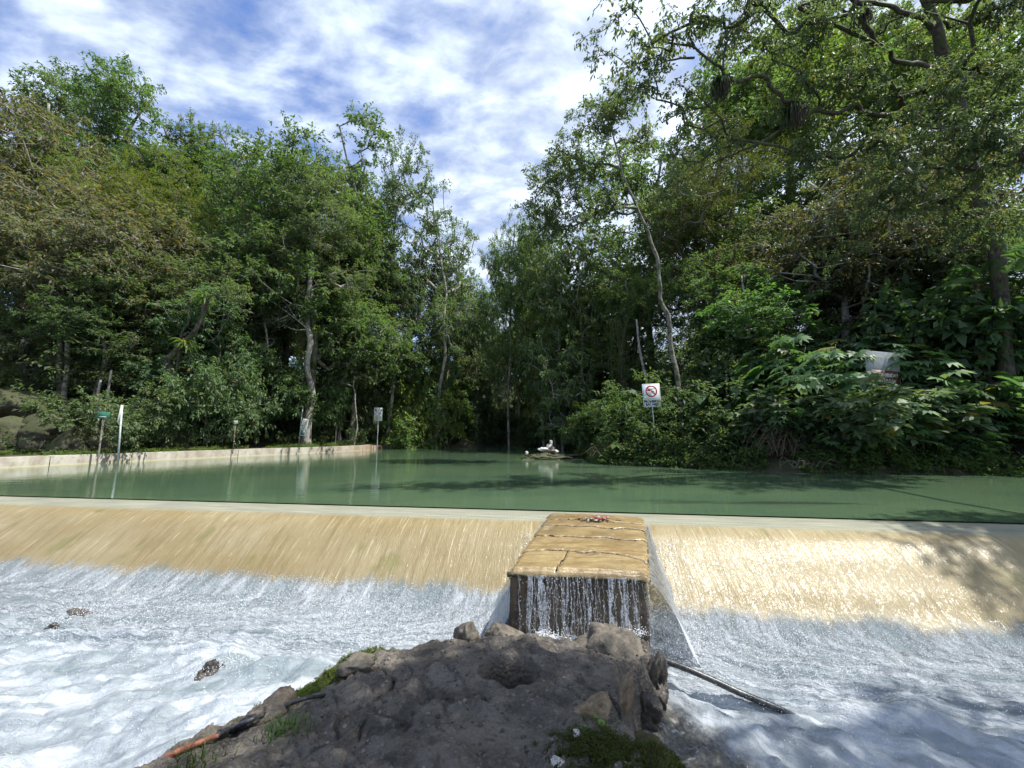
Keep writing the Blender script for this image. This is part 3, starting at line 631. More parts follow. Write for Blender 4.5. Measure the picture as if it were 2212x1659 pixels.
RW = rock_mat('rock_whitish', (.45, .42, .38), (.62, .60, .56), 0, 2); RM = rock_mat('rock_mossy', (.035, .03, .02), (.08, .07, .05), 1.0, 1)
RWet = rock_mat('rock_wet_brown', (.06, .045, .032), (.15, .12, .09), 0, 3, .22)
def rock(px, py, Y, d, seed, m, label, rot=(0, 0, 0), cut=3, rough=.35, name='rock', dz=0.):
    if Y is None and px < 500: dz = -.075; RAP.append(hit(px, py)); m = RD
    p = hit(px, py) if Y is None else at_Y(px, py, Y); o = link(name, rock_mesh(seed, d, 36, rough, cut), m); o.location = (p[0], p[1], p[2] + dz); o.rotation_euler = rot
    return tag(o, label, 'rock')
rock(1010, 1380, 4.55, (.15, .17, .19), 3, RG, 'upright grey boulder at the top left edge of the mound by the falls', (.2, .1, .4))
rock(1090, 1380, 4.45, (.20, .15, .20), 8, RG, 'lumpy grey brown boulder at the left foot of the central block')
rock(1122, 1405, 4.40, (.20, .14, .14), 15, RG, 'flat brown stone slumped against the right side of the lumpy boulder', (0, .3, 0))
rock(1198, 1432, 4.15, (.17, .26, .13), 11, RG, 'sloping rounded slab just right of the dark hole in the mound', (.25, .2, -.5))
rock(1318, 1418, 4.22, (.40, .22, .26), 19, RG, 'broad dark flat topped boulder below the right half of the block front', (0, -.06, -.1), 4)
rock(1300, 1465, 3.98, (.17, .10, .07), 23, RG, 'small flat stone wedged under the broad flat topped boulder', (0, -.2, .2))
rock(1412, 1490, 4.02, (.12, .16, .24), 31, RD, 'wet black pitted rock dropping into the foam under the pipe end', (0, .25, 0), 3, .5)
rock(1398, 1550, 3.75, (.11, .12, .14), 33, RD, 'lower wet dark rock at the waterline right of the mound', (0, .1, .5), 2, .5)
rock(1283, 1540, None, (.12, .09, .13), 41, RT, 'ribbed tan rock with deep grooves beside the moss', (.1, .25, .3), 3, .45)
rock(1345, 1515, None, (.06, .06, .17), 43, RT, 'tall narrow tan rock with pointed top right of the ribbed rock', (.1, .3, 0), 3, .4)
rock(1246, 1590, None, (.035, .03, .03), 47, RW, 'small whitish stone half buried at the edge of the moss', (0, 0, 0), 3, .3)
rock(1205, 1645, None, (.035, .03, .025), 49, RW, 'grey white stone at the bottom edge beside the spiky weed', (0, 0, .5))
rock(600, 1548, None, (.20, .17, .16), 53, RWet, 'wet brown rock breaking the foam behind the left pipe', (0, 0, .3), 4)
rock(615, 1500, None, (.06, .05, .05), 54, RWet, 'small wet stone just showing in foam above the left pipe')
rock(770, 1440, None, (.17, .11, .09), 57, RG, 'low flat brown stone on the left shoulder of the mound')
rock(445, 1446, None, (.10, .09, .13), 61, RD, 'wet dark rock poking through the rapids, left one of a close pair', (0, .2, 0), 4, .5)
rock(487, 1438, None, (.07, .08, .12), 63, RD, 'wet reddish dark rock poking through the rapids, right one of a close pair', (0, -.2, 0), 4, .5)
rock(185, 1322, None, (.20, .10, .10), 64, RD, 'dark rock barely showing in the white water at far left', (0, .1, .3), 4, .5)
rock(115, 1347, None, (.12, .06, .06), 65, RD, 'smaller dark rock in the white water below the far left one', (0, .1, .3), 4, .5)
mb = MB(); RAPN = 0
for p in RAP: splash(tuple(p + (0, .05, .02)), .13, .08, .035, 260, .005)
tag(mb.build('spray', sm), 'white droplets breaking over the rocks in the left rapids', 'spray', kind='stuff')
# embedded pebbles on the mound
mb = MB(); N = 1700; x = rs.uniform(-2.6, 1.4, N); y = rs.uniform(2.3, 4.5, N); z = mound(x, y); kk = z > -1.05
r_ = rs.gamma(1.6, .0032, N) + .002; OV = rock_mesh(5, (1, 1, .7), 5, .3, 2)
n0 = len(OV.vertices); co = np.zeros(n0 * 3); OV.vertices.foreach_get('co', co); co = co.reshape(-1, 3); fq = np.array([list(p.vertices) for p in OV.polygons])
ang = rs.uniform(0, 6.28, N); ca, sa = np.cos(ang), np.sin(ang)
V = co[None] * r_[:, None, None] * rs.uniform(.7, 1.4, (N, 1, 3)); V = np.stack([V[..., 0] * ca[:, None] - V[..., 1] * sa[:, None], V[..., 0] * sa[:, None] + V[..., 1] * ca[:, None], V[..., 2]], -1) + np.stack([x, y, z + r_ * .1], -1)[:, None]
V = V[kk]; mb.add(V.reshape(-1, 3), ((np.arange(len(V)) * n0)[:, None, None] + fq[None]).reshape(-1, 4))
pbm, q = mat('pebbles'); rp = q.n('ShaderNodeNewGeometry').outputs['Random Per Island']
out(q, q.n('ShaderNodeBsdfPrincipled', ins={'Base Color': q.mix(q.math('POWER', rp, 1.6), (.035, .03, .026), (.20, .175, .145)), 'Roughness': .7}))
tag(mb.build('gravel', pbm), 'loose gravel and pebbles scattered over the dark mound', 'gravel', kind='stuff')

# ------------------------------------------------------------------ pipes
blk = plain('black_pipe', (.020, .022, .025), .35, nsc=20, c2=(.07, .075, .075), bumpd=.006); cop = plain('rusty_pipe', (.26, .09, .05), .6, nsc=30, c2=(.14, .06, .04), bumpd=.01)
tape = plain('black_tape', (.022, .022, .028), .45, nsc=25, bumpd=.03)
a, b = at_Y(1392, 1412, 4.38), at_z(1755, 1560, -1.19)
pp = thing('black_pipe', a, 'black pipe slanting from the mound down into the foam on the right', 'pipe')
P = catmull([np.array([-.12, .05, .03]), np.zeros(3), (b - a) * .3 + (0, 0, .02), (b - a) * .6 + (0, 0, .0), (b - a) * .86 + (0, 0, -.01), (b - a) * 1.04 + (0, 0, -.06)], 8)
mb = MB(); mb.tube(P, .030, 12, .08, 3); mb.build('tube', blk, pp, True)
mb = MB(); d_ = (P[9] - P[7]); d_ /= np.linalg.norm(d_); mb.tube([P[9] - d_ * .05, P[9] - d_ * .045, P[9] + d_ * .05, P[9] + d_ * .055], [.03, .043, .043, .03], 12); mb.build('coupling', tape, pp, True)
pts = [hit(700, 1502, .0), hit(660, 1522, .06), hit(600, 1549, .075), hit(545, 1571, .07), hit(500, 1590, .06), hit(470, 1601, .05)]
a = pts[0]; pl = thing('patched_pipe', a, 'black pipe along the left rock edge with taped joint and rusty red end', 'pipe')
mb = MB(); mb.tube(catmull(np.array(pts) - a, 6), .015, 12); mb.build('tube', blk, pl, True)
tp = [hit(545, 1573, .05), hit(520, 1582, .05), hit(497, 1590, .05), hit(474, 1600, .05)]
mb = MB(); mb.tube(catmull(np.array(tp) - a, 8), list(.025 + .004 * vn(np.arange(25) * .9, 0, 0, 4) - .009 * (np.arange(25) < 3) - .006 * (np.arange(25) > 22)), 12, .25, 2); mb.build('tape_wrap', tape, pl, True)
mb = MB()
for i in range(7):
    c = hit(520 + i * 3, 1574 - i * .7, .07) - a; mb.add([c, c + (.05, .02, .03), c + (.09, 0, .012), c + (.05, -.01, -.015)], np.array([(0, 1, 2), (0, 2, 3)]))
mb.build('tape_flap', tape, pl)
rp_ = [hit(478, 1599, .05), hit(430, 1615, .04), hit(380, 1631, .02), hit(342, 1640, -.02)]
mb = MB(); mb.tube(catmull(np.array(rp_) - a, 8), .018, 12, .06, 3); mb.build('rusty_end', cop, pl, True)
# ------------------------------------------------------------------ vegetation
def unit(v): return v / (np.linalg.norm(v, axis=-1, keepdims=True) + 1e-9)
def leaf_geo(mb, B, D, N, Ln, Wd, curl=.12):
    """folded pointed leaves; B base points, D directions, N rough normals"""
    D = unit(D); Sd = unit(np.cross(D, N)); Nn = np.cross(Sd, D); n = len(B)
    Ln = np.broadcast_to(Ln, (n,))[:, None]; Wd = np.broadcast_to(Wd, (n,))[:, None]
    m = B + D * Ln * .48
    V = np.stack([B, m + Sd * Wd * .5 + Nn * Wd * .18, B + D * Ln - Nn * Ln * curl, m - Sd * Wd * .5 + Nn * Wd * .18], 1)
    i = (np.arange(n) * 4)[:, None]; mb.add(V.reshape(-1, 3), np.concatenate([i + [0, 3, 2], i + [0, 2, 1]]))
def spray_leaves(mb, C, O, lpc, Rr, Ln, asp, droop, rs, ntw=5, flat=.55):
    """C cluster centres, O outward dirs: leaves set along short twigs"""
    n = len(C); k = lpc
    tw = unit(O[:, None] * .55 + rs.normal(0, .75, (n, ntw, 3)) * (1, 1, flat) + (0, 0, .12))
    ti = rs.randint(0, ntw, (n, k)); T = np.take_along_axis(tw, ti[..., None], 1)
    u = rs.uniform(.05, 1, (n, k, 1)) ** .8
    P = C[:, None] + T * u * Rr * rs.uniform(.7, 1.15, (n, 1, 1)) + rs.normal(0, Rr * .07, (n, k, 3)) - np.array([0, 0, 1]) * (droop * .25 * Rr) * u ** 2
    D = unit(T * .55 + rs.normal(0, .6, (n, k, 3)) * (1, 1, .6) - np.array([0, 0, droop]))
    N = unit(np.array([0, 0, 1.]) + rs.normal(0, .42, (n, k, 3)) + O[:, None] * .25)
    L = Ln * rs.uniform(.65, 1.25, n * k)
    leaf_geo(mb, P.reshape(-1, 3), D.reshape(-1, 3), N.reshape(-1, 3), L, L * asp)
    return tw
def sample_blobs(blobs, ncl, rs, shell=.45):
    w_ = np.array([b[3] * b[4] * b[5] if len(b) < 7 else b[6] for b in blobs], float) ** .8; w_ /= w_.sum(); bi = rs.choice(len(blobs), ncl, p=w_)
    B = np.array([b[:6] for b in blobs], float)[bi]; d = unit(rs.normal(0, 1, (ncl, 3))); r = rs.uniform(0, 1, ncl) ** shell
    r = r * (1 + .22 * vn(d[:, 0] * 2.2, d[:, 1] * 2.2, d[:, 2] * 2.2, 3))
    return B[:, :3] + d * r[:, None] * B[:, 3:6], d
def skeleton(trunk, C, tip=.012, trunk_r=.2, limit_low=.3, kink=.10, seed=0, cap=.62):
    """join every cluster to the nearest limb; returns segments with pipe-model radii"""
    rs = np.random.RandomState(seed); n0 = len(trunk); N = [p for p in trunk]; par = [-1] + list(range(n0 - 1)); ok = [i > n0 * limit_low for i in range(n0)]
    dt = np.array([np.min(np.linalg.norm(trunk - c, axis=1)) for c in C]); order = np.argsort(dt)
    arr = np.zeros((n0 + 3 * len(C) + 5, 3)); arr[:n0] = trunk; okm = np.zeros(len(arr), bool); okm[:n0] = ok; cnt = n0; leafn = []
    for ci in order:
        c = C[ci]; A = arr[:cnt]; dv = c - A; dist = np.linalg.norm(dv, axis=1); hor = np.hypot(dv[:, 0], dv[:, 1])
        cost = dist + 1.1 * np.maximum(0, .25 * hor - dv[:, 2]) + 1e6 * (~okm[:cnt]); j = int(np.argmin(cost)); L_ = dist[j]; p = A[j]
        m1 = p + (c - p) * .5 + rs.normal(0, kink * L_, 3) + np.array([0, 0, -.06 * L_])
        arr[cnt] = m1; par.append(j); okm[cnt] = True; arr[cnt + 1] = c; par.append(cnt); okm[cnt + 1] = True; leafn.append(cnt + 1); cnt += 2
    w_ = np.zeros(cnt); w_[leafn] = 1
    for i in range(cnt - 1, n0 - 1, -1): w_[par[i]] += w_[i]
    for i in range(n0 - 1, 0, -1): w_[i - 1] += w_[i]
    P = arr[:cnt]; pr = np.array(par); r = tip * np.maximum(w_, 1) ** .47; i = np.arange(n0, cnt); r = np.minimum(r, trunk_r * cap)
    return P, pr, r, i
def make_tree(seed, trunk, r0, blobs, ncl, lpc, Rr, Ln, asp=.42, droop=.25, tip=.012, low=.3, ntw=5, flat=.55, shell=.45, r1=None, extra=None, cap=.62):
    rs = np.random.RandomState(seed); tr = catmull(trunk, 6); n = len(tr)
    tr[1:, :2] += np.stack([vn(np.arange(1, n) * .33, seed * 1.7, 0, 1), vn(np.arange(1, n) * .33, seed * 1.7, 5, 2)], -1) * r0 * .8
    C, d = sample_blobs(blobs, ncl, rs, shell)
    if extra is not None: C = np.vstack([C, extra]); d = np.vstack([d, unit(rs.normal(0, 1, (len(extra), 3)))])
    P, pr, r, idx = skeleton(tr, C, tip, r0, low, seed=seed, cap=cap)
    rt = np.linspace(r0, r1 if r1 else r0 * .3, n); rt[0] *= 1.35; rt[1] *= 1.1
    mb = MB(); mb.tube(tr, rt, 9, .22, seed)
    segs_mesh(mb, P[pr[idx]], P[idx], np.minimum(r[pr[idx]], np.maximum(r[idx] * 1.5, tip)), r[idx])
    cb = MB(); tw = spray_leaves(cb, C, d, lpc, Rr, Ln, asp, droop, rs, ntw, flat)
    nn_ = len(C); a = np.repeat(C, ntw, 0); segs_mesh(mb, a, a + tw.reshape(-1, 3) * Rr * .8, np.full(nn_ * ntw, tip * .6), np.full(nn_ * ntw, tip * .2), 3)
    return mb.mesh('trunk', True), cb.mesh('crown')
def with_mat(me, m): me.materials.append(m); return me

PROTO = {}
def proto(key, seed, H, cr, cb, nb, ncl, lpc, Rr, Ln, asp, droop, lm, bm, r0, lean=.03, **k):
    r_ = random.Random(seed); tr = [(0, 0, -.4)]
    for t in (.25, .5, .75, .95): tr.append((H * lean * r_.gauss(0, 1) * t * 1.5, H * lean * r_.gauss(0, 1) * t * 1.5, H * t))
    blobs = []; W_ = cr; z0 = cb * H
    for i in range(nb):
        t = (i + .5) / nb; z = z0 + (H * .97 - z0) * t; a = r_.uniform(0, 6.28) + i * 2.4
        prof = (.55 + .45 * t if key == 'airy' else math.sin(math.pi * (.18 + .66 * t)) ** .6); rad = W_ * prof * r_.uniform(.45, .62); off = W_ * prof * r_.uniform(.25, .6)
        blobs.append((math.cos(a) * off, math.sin(a) * off, z - rad * .2, rad, rad, rad * r_.uniform(.5, .75)))
    t_, c_ = make_tree(seed, tr, r0, blobs, ncl, lpc, Rr, Ln, asp, droop, **k); PROTO[key] = (with_mat(t_, bm), with_mat(c_, lm), H)
#            seed  H   cr  base nb ncl lpc  Rr   Ln  asp droop
proto('broad', 1, 14, 5.2, .30, 11, 420, 62, .75, .21, .42, .30, ML, MBg, .20)
proto('broad_b', 2, 13, 4.6, .22, 10, 380, 66, .72, .19, .45, .2, MLd, MBg, .18)
proto('airy', 3, 15, 5.8, .45, 9, 340, 62, .62, .19, .40, .1, ML, MBp, .17, low=.45, tip=.018)
proto('fine', 4, 13, 4.4, .25, 12, 520, 92, .62, .13, .20, .55, MLo, MBg, .13, flat=.9)
proto('brown', 5, 12, 4.8, .25, 10, 330, 50, .78, .25, .34, .7, MLb, MBp, .16, tip=.016)
proto('slim', 6, 15, 3.0, .40, 9, 260, 60, .65, .20, .42, .3, MLd, MBp, .12)
proto('tall', 7, 20, 5.0, .35, 12, 430, 56, .9, .26, .40, .25, ML, MBg, .25, lean=.02)
proto('pale', 8, 9, 3.6, .15, 10, 330, 60, .55, .19, .5, .45, MLp, MBp, .10)
proto('vine', 9, 9, 2.6, .05, 12, 340, 80, .50, .13, .5, .8, MLo, MBd, .12, flat=1.1)
# bushes
def bush(key, seed, H, Wd, ncl, lpc, Rr, Ln, asp, droop, lm, nst=6):
    rs = np.random.RandomState(seed); r_ = random.Random(seed)
    blobs = [(r_.gauss(0, Wd * .45), r_.gauss(0, Wd * .35), H * r_.uniform(.3, .78), Wd * r_.uniform(.35, .6), Wd * r_.uniform(.35, .6), H * r_.uniform(.2, .34)) for _ in range(8)]
    C, d = sample_blobs(blobs, ncl, rs, .5); C[:, 2] = np.maximum(C[:, 2], .08); st = [(0, 0, -.2), (.02, .0, H * .25), (0, .03, H * .55)]
    P, pr, r, idx = skeleton(catmull(st, 4), C, .006, .05, 0, seed=seed); mb = MB(); mb.tube(catmull(st, 4), .035, 6)
    segs_mesh(mb, P[pr[idx]], P[idx], np.minimum(r[pr[idx]], .03), np.minimum(r[idx], .03), 4)
    cb = MB(); spray_leaves(cb, C, d, lpc, Rr, Ln, asp, droop, rs); PROTO[key] = (with_mat(mb.mesh('stem'), MBg), with_mat(cb.mesh('foliage'), lm), H)
bush('bush', 21, 2.6, 1.7, 190, 55, .42, .15, .45, .3, ML)
bush('bush_b', 22, 2.2, 1.9, 190, 55, .40, .13, .5, .3, MLp)
bush('bush_d', 23, 2.8, 1.8, 190, 52, .45, .18, .34, .5, MLd)
bush('bush_l', 25, 2.6, 1.6, 150, 30, .42, .26, .58, .35, MLp)
bush('bush_o', 24, 2.4, 1.7, 200, 60, .40, .11, .4, .5, MLo)
# lobed leaves on long stalks
def lobed(mb, B, D, N, size, rs, lobes=9, cut=.52):
    D = unit(D); Sd = unit(np.cross(D, N)); Nn = np.cross(Sd, D); n = len(B); k = lobes * 2 + 1
    th = np.linspace(-2.55, 2.55, k); rad = np.where(np.arange(k) % 2 == 1, cut, 1.) ; rad[1::2] = cut; rad = np.where(np.arange(k) % 2 == 0, 1.0 - .28 * np.abs(th) / 2.55, cut)
    rad = rad[None] * (1 + .08 * rs.normal(0, 1, (n, k))); sz = np.broadcast_to(size, (n,))[:, None]
    X = np.cos(th)[None] * rad * sz; Y_ = np.sin(th)[None] * rad * sz; Zd = -.30 * (rad ** 2) * sz * .8 + np.where(np.arange(k) % 2 == 1, .05, 0)[None] * sz
    V = B[:, None] + X[..., None] * D[:, None] + Y_[..., None] * Sd[:, None] + Zd[..., None] * Nn[:, None]
    V = np.concatenate([B[:, None], V], 1); i = (np.arange(n) * (k + 1))[:, None]
    mb.add(V.reshape(-1, 3), np.concatenate([i + [0, a + 1, a + 2] for a in range(k - 1)]))
def lobed_plant(key, seed, H, nst, spread, nl, size, lm=MLp):
    rs = np.random.RandomState(seed); mb = MB(); cb = MB(); Bs = []; Ds = []; Ns = []; Ss = []
    for i in range(nst):
        a = rs.uniform(0, 6.28); sp_ = spread * rs.uniform(.2, 1); h = H * rs.uniform(.6, 1)
        st = catmull([(0, 0, -.2), (math.cos(a) * sp_ * .3, math.sin(a) * sp_ * .3, h * .45), (math.cos(a) * sp_, math.sin(a) * sp_, h)], 6); mb.tube(st, np.linspace(.022, .010, len(st)), 6)
        for j in range(nl):
            t = rs.uniform(.35, 1) ** .7; p = st[int(t * (len(st) - 1))]; b = j * 2.4 + rs.uniform(-.3, .3); o = np.array([math.cos(b), math.sin(b) - .25, rs.uniform(.1, .55)]); ln_ = rs.uniform(.25, .5) * (1.25 - t * .4)
            e = p + o * ln_ * 1.1; mb.tube([p, p + o * ln_ * .6 + (0, 0, .05), e], [.006, .005, .004], 4, cap=False); Bs.append(e); Ds.append([o[0], o[1], rs.uniform(-.55, -.1)]); Ns.append([rs.normal(0, .2), rs.normal(0, .2) - .45, 1]); Ss.append(size * rs.uniform(.7, 1.15))
    lobed(cb, np.array(Bs), np.array(Ds), np.array(Ns), np.array(Ss), rs); PROTO[key] = (with_mat(mb.mesh('stem'), MBg), with_mat(cb.mesh('foliage'), lm), H)
lobed_plant('lobed', 31, 3.2, 7, 1.2, 17, .38)
lobed_plant('lobed_b', 32, 2.4, 9, 1.4, 17, .34)
lobed_plant('lobed_s', 33, 1.3, 5, .7, 9, .24)
# elephant ears
def heart(mb, B, D, N, size):
    D = unit(D); Sd = unit(np.cross(D, N)); Nn = np.cross(Sd, D); out_ = [(-.28, .18, .02), (-.2, .42, -.02), (.1, .5, -.03), (.5, .36, -.06), (.85, .14, -.14), (1.08, 0, -.24)]
    O_ = np.array([(0, 0, .0)] + out_ + [(x, -y, z) for x, y, z in out_[-2::-1]] + [(.45, 0, .04)]); k = len(O_)
    V = B[:, None] + size[:, None, None] * (O_[None, :, :1] * D[:, None] + O_[None, :, 1:2] * Sd[:, None] + O_[None, :, 2:3] * Nn[:, None]); i = (np.arange(len(B)) * k)[:, None]
    fs = [[0, 1, 2], [0, 2, k - 1], [0, k - 1, k - 3], [0, k - 3, k - 2]] + [[k - 1, a, a + 1] for a in range(2, k - 3)]
    mb.add(V.reshape(-1, 3), np.concatenate([i + f for f in fs]))
def ears(key, seed, H, n, size):
    rs = np.random.RandomState(seed); mb = MB(); cb = MB(); B, D, N, Z_ = [], [], [], []
    for i in range(n):
        a = i * 2.4 + rs.uniform(-.4, .4); h = H * rs.uniform(.4, 1); sp_ = rs.uniform(.15, .6) * H * .6; e = np.array([math.cos(a) * sp_, math.sin(a) * sp_, h])
        mb.tube(catmull([(0, 0, -.1), e * (.3, .3, .6), e], 5), np.linspace(.016, .007, 11), 5); B.append(e); D.append([math.cos(a), math.sin(a), -rs.uniform(.3, 1.0)]); N.append([math.cos(a) * .5, math.sin(a) * .5, 1]); Z_.append(size * rs.uniform(.6, 1.1))
    heart(cb, np.array(B), np.array(D), np.array(N), np.array(Z_)); PROTO[key] = (with_mat(mb.mesh('stem'), MLp), with_mat(cb.mesh('foliage'), MLp), H)
ears('ears', 41, 1.5, 12, .50)
ears('ears_b', 42, 1.1, 9, .36)
# bromeliad / strap leaf rosette
def rosette(name, n, L_, wd, seed, droop=.8, up=.8):
    rs = np.random.RandomState(seed); mb = MB(); m = 7
    for i in range(n):
        a = rs.uniform(0, 6.28); o = np.array([math.cos(a), math.sin(a), 0]); s_ = np.array([-o[1], o[0], 0]); l = L_ * rs.uniform(.6, 1.1); u_ = up * rs.uniform(.4, 1.2); V = []
        for j in range(m):
            t = j / (m - 1); c = o * l * t * .75 + np.array([0, 0, l * (u_ * t - droop * t * t)]); w_ = wd * math.sin(.5 + 2.5 * t) ** .8 if t < 1 else .001; V += [c - s_ * w_, c + np.array([0, 0, -w_ * .4]), c + s_ * w_]
        mb.add(V, grid_faces(m, 3))
    return mb.mesh(name)

TINT = {'n': (1, 1, 1, 1)}
USED = set()
def put(key, x, y, H, label, cat, rz=None, tint=(1, 1, 1), wide=1., group=None, z=None, name=None, btint=(1, 1, 1)):
    t, c, H0 = PROTO[key]; s = H / H0; z = tz(x, y) if z is None else z
    r_ = random.Random(int(x * 131 + y * 77)); rz = r_.uniform(0, 6.28) if rz is None else rz
    assert label not in USED or group, label
    USED.add(label)
    e = thing(name or ('tree' if cat == 'tree' else 'shrub' if cat == 'shrub' else cat.replace(' ', '_')), (x, y, z), label, cat, group, rz); e.scale = (s * wide, s * wide, s)
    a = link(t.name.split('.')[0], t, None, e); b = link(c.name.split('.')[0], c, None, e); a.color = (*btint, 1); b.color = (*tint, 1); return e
def T(key, px, ytop, Y, label, **k):
    p = at_Y(px, 900, Y); x = p[0]; zt = at_Y(px, ytop, Y)[2]; z = tz(x, Y); k.setdefault('cat', 'tree')
    s_ = (zt - z) / PROTO[key][2]
    if k['cat'] == 'tree' and s_ > 1.1: k['wide'] = k.get('wide', 1.) * (1.1 / s_) ** .6
    if k['cat'] != 'tree' and s_ > 1.1: k['wide'] = k.get('wide', 1.) * (1.1 / s_) ** .75
    return put(key, x, Y, (zt - z) / .97, label, z=z - .05, **k)
def Sh(key, px, ytop, Y, label, wide=1., **k):
    k.setdefault('cat', 'shrub'); return T(key, px, ytop, Y, label, wide=wide, **k)
# ---- left bank, skyline and tall trees
T('brown', 30, 235, 31, 'reddish brown leaved tree at the far left of the skyline', tint=(.95, .95, .8), wide=1.25)
T('tall', 75, 180, 44, 'thin topped tall grey green tree rising behind the reddish brown one', tint=(.9, 1, .95))
T('tall', 215, 185, 40, 'tallest bushy green tree of the left skyline with rounded top', tint=(.85, 1.05, .9), wide=1.1)
T('tall', 300, 272, 42, 'tall green tree stepping down right of the tallest left skyline tree', tint=(.85, 1., .75), wide=1.2)
T('broad', 365, 330, 43, 'spreading tree whose top branches reach over the gap at the left skyline', tint=(.9, 1, .85), wide=1.1)
T('fine', 285, 375, 31, 'bright olive feathery crowned tree in front of the left skyline trees', tint=(1.15, 1.15, .9), wide=1.35)
T('fine', 375, 440, 33, 'second olive feathery tree drooping right of the brightest one', tint=(.95, 1.05, .9), wide=1.2)
T('brown', 150, 440, 26, 'dull brown green tree with long hanging leaves and pale bare limbs', tint=(1.05, 1, .9), wide=1.45)
T('brown', 255, 470, 25, 'olive brown leaved tree with drooping leaves right of the pale limbed one', tint=(.9, .95, .9), wide=1.25)
T('pale', 30, 345, 33, 'pale green tree half cut off by the left edge of the picture', tint=(.8, 1.1, .9), wide=1.4)
T('broad_b', 25, 520, 24, 'dark green tree filling the left edge above the boulders', wide=1.3)
T('airy', 455, 315, 46, 'faint thin crowned tree poking up in the left sky gap', tint=(.9, 1.05, 1.05), wide=.8)
T('slim', 425, 400, 44, 'slim tree below the thin crowned one in the left sky gap', tint=(1, 1.05, 1.))
T('broad', 545, 322, 33, 'big round green tree at the centre left of the skyline', tint=(.85, 1, .8), wide=1.15)
T('broad_b', 615, 322, 35, 'dark green domed tree beside the big round one', tint=(1.05, 1.2, 1.), wide=1.1)
T('slim', 725, 290, 36, 'slim tree with a single raised leafy top standing above its neighbours', tint=(1.1, 1.25, 1.1), wide=1.25)
T('broad', 660, 400, 30, 'full green tree behind the white trunked one', tint=(.8, .95, .75), wide=1.15)
T('airy', 840, 375, 37, 'open crowned tree with bare forks showing against the sky left of the gap', tint=(.85, 1, .85), wide=.75)
T('airy', 945, 440, 38, 'wide leaning tree with pale spreading limbs at the edge of the sky gap', tint=(.85, 1, .8), wide=.9)
T('airy', 960, 550, 42, 'lower open tree under the pale spreading limbs beside the sky gap', tint=(.9, 1, .9), wide=.7)
T('broad_b', 500, 470, 29, 'dark leafy tree filling the wall of forest left of the white trunk', wide=1.15)
T('broad', 760, 520, 34, 'green tree filling the forest wall below the open crowned tree', tint=(.85, 1, .8))
T('broad_b', 880, 560, 40, 'dark tree under the pale limbs left of the river bend', wide=1.1)
T('slim', 560, 560, 28, 'slim dark tree between the mossy tree and the white trunk')
T('broad_b', 330, 560, 25, 'dark green tree behind the mossy tree with rosettes', wide=1.2)
T('broad', 200, 610, 22.5, 'green tree with small leaves above the green sign', tint=(.8, .95, .85), wide=1.1)
T('pale', 450, 640, 24.5, 'pale leaved small tree right of the mossy tree', tint=(.8, 1, .85))
T('slim', 740, 640, 33, 'slim tree right of the white trunk')
T('broad_b', 420, 520, 38, 'deep green tree filling the forest behind the left sky gap', wide=1.4)
T('broad_b', 700, 560, 42, 'deep green tree behind the forest wall at centre left', wide=1.4)
T('broad_b', 100, 620, 30, 'deep green tree behind the pale twin trunks', wide=1.4)
# ---- far end of the river
T('broad_b', 950, 610, 47, 'dark tree closing the river on the left of the far bend', wide=.9)
T('pale', 1050, 640, 47, 'grey green tree at the far bend below the sky gap', tint=(.8, .95, .8))
T('broad', 1035, 610, 54, 'distant tree under the lowest point of the sky gap', tint=(.9, 1.05, .9), wide=.8)
T('broad_b', 1115, 590, 52, 'distant dark tree right of the sky gap', wide=.6)
T('slim', 1125, 620, 45, 'slim dark tree with visible stem at the far bend')
T('slim', 1205, 600, 40, 'slim tree with pale stem right of the far bend')
T('vine', 1290, 640, 33, 'tree wrapped in hanging olive vines on the right of the far bend', tint=(.9, 1, .8), wide=1.3)
T('vine', 1180, 650, 44, 'vine draped tree standing over the far bend', tint=(.7, .85, .75), wide=1.2)
T('broad_b', 1240, 700, 36, 'low dark tree leaning to the water at the right of the far bend')
T('broad_b', 1000, 690, 45, 'low dark tree leaning to the water at the left of the far bend')
# ---- right bank, skyline and slope
T('broad', 1100, 478, 38, 'bright green tree at the right side of the sky gap', tint=(1.1, 1.25, .9), wide=.5)
T('broad', 1175, 440, 36, 'spreading green tree stepping up right of the sky gap', tint=(1., 1.15, .9), wide=.65)
T('pale', 1250, 530, 30, 'pale yellow green tree under the slender leaning tree', tint=(.95, 1, .7), wide=.95)
T('fine', 1200, 530, 33, 'yellow olive tree right of the sky gap', tint=(1., 1.15, .9), wide=.8)
T('broad', 1420, 330, 32, 'large green tree behind the slender leaning tree', tint=(.9, 1.05, .9), wide=1.2)
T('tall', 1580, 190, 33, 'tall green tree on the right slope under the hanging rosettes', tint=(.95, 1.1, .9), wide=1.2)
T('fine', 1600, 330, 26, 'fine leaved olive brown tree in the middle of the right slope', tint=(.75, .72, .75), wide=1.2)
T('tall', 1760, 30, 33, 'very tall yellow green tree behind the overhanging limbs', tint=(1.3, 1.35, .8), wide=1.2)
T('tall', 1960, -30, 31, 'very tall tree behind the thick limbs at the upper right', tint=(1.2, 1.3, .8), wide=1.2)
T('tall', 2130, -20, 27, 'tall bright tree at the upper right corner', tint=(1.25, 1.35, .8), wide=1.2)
T('broad_b', 1700, 430, 25, 'dark small leaved tree on the right slope', tint=(.95, 1, .85), wide=1.25)
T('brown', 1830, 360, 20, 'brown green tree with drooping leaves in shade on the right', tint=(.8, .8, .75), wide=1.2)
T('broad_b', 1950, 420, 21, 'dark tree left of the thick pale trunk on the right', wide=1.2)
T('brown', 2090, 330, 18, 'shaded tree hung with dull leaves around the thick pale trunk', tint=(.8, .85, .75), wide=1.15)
T('broad_b', 2200, 380, 17, 'dark tree at the right edge behind the palm', wide=1.2)
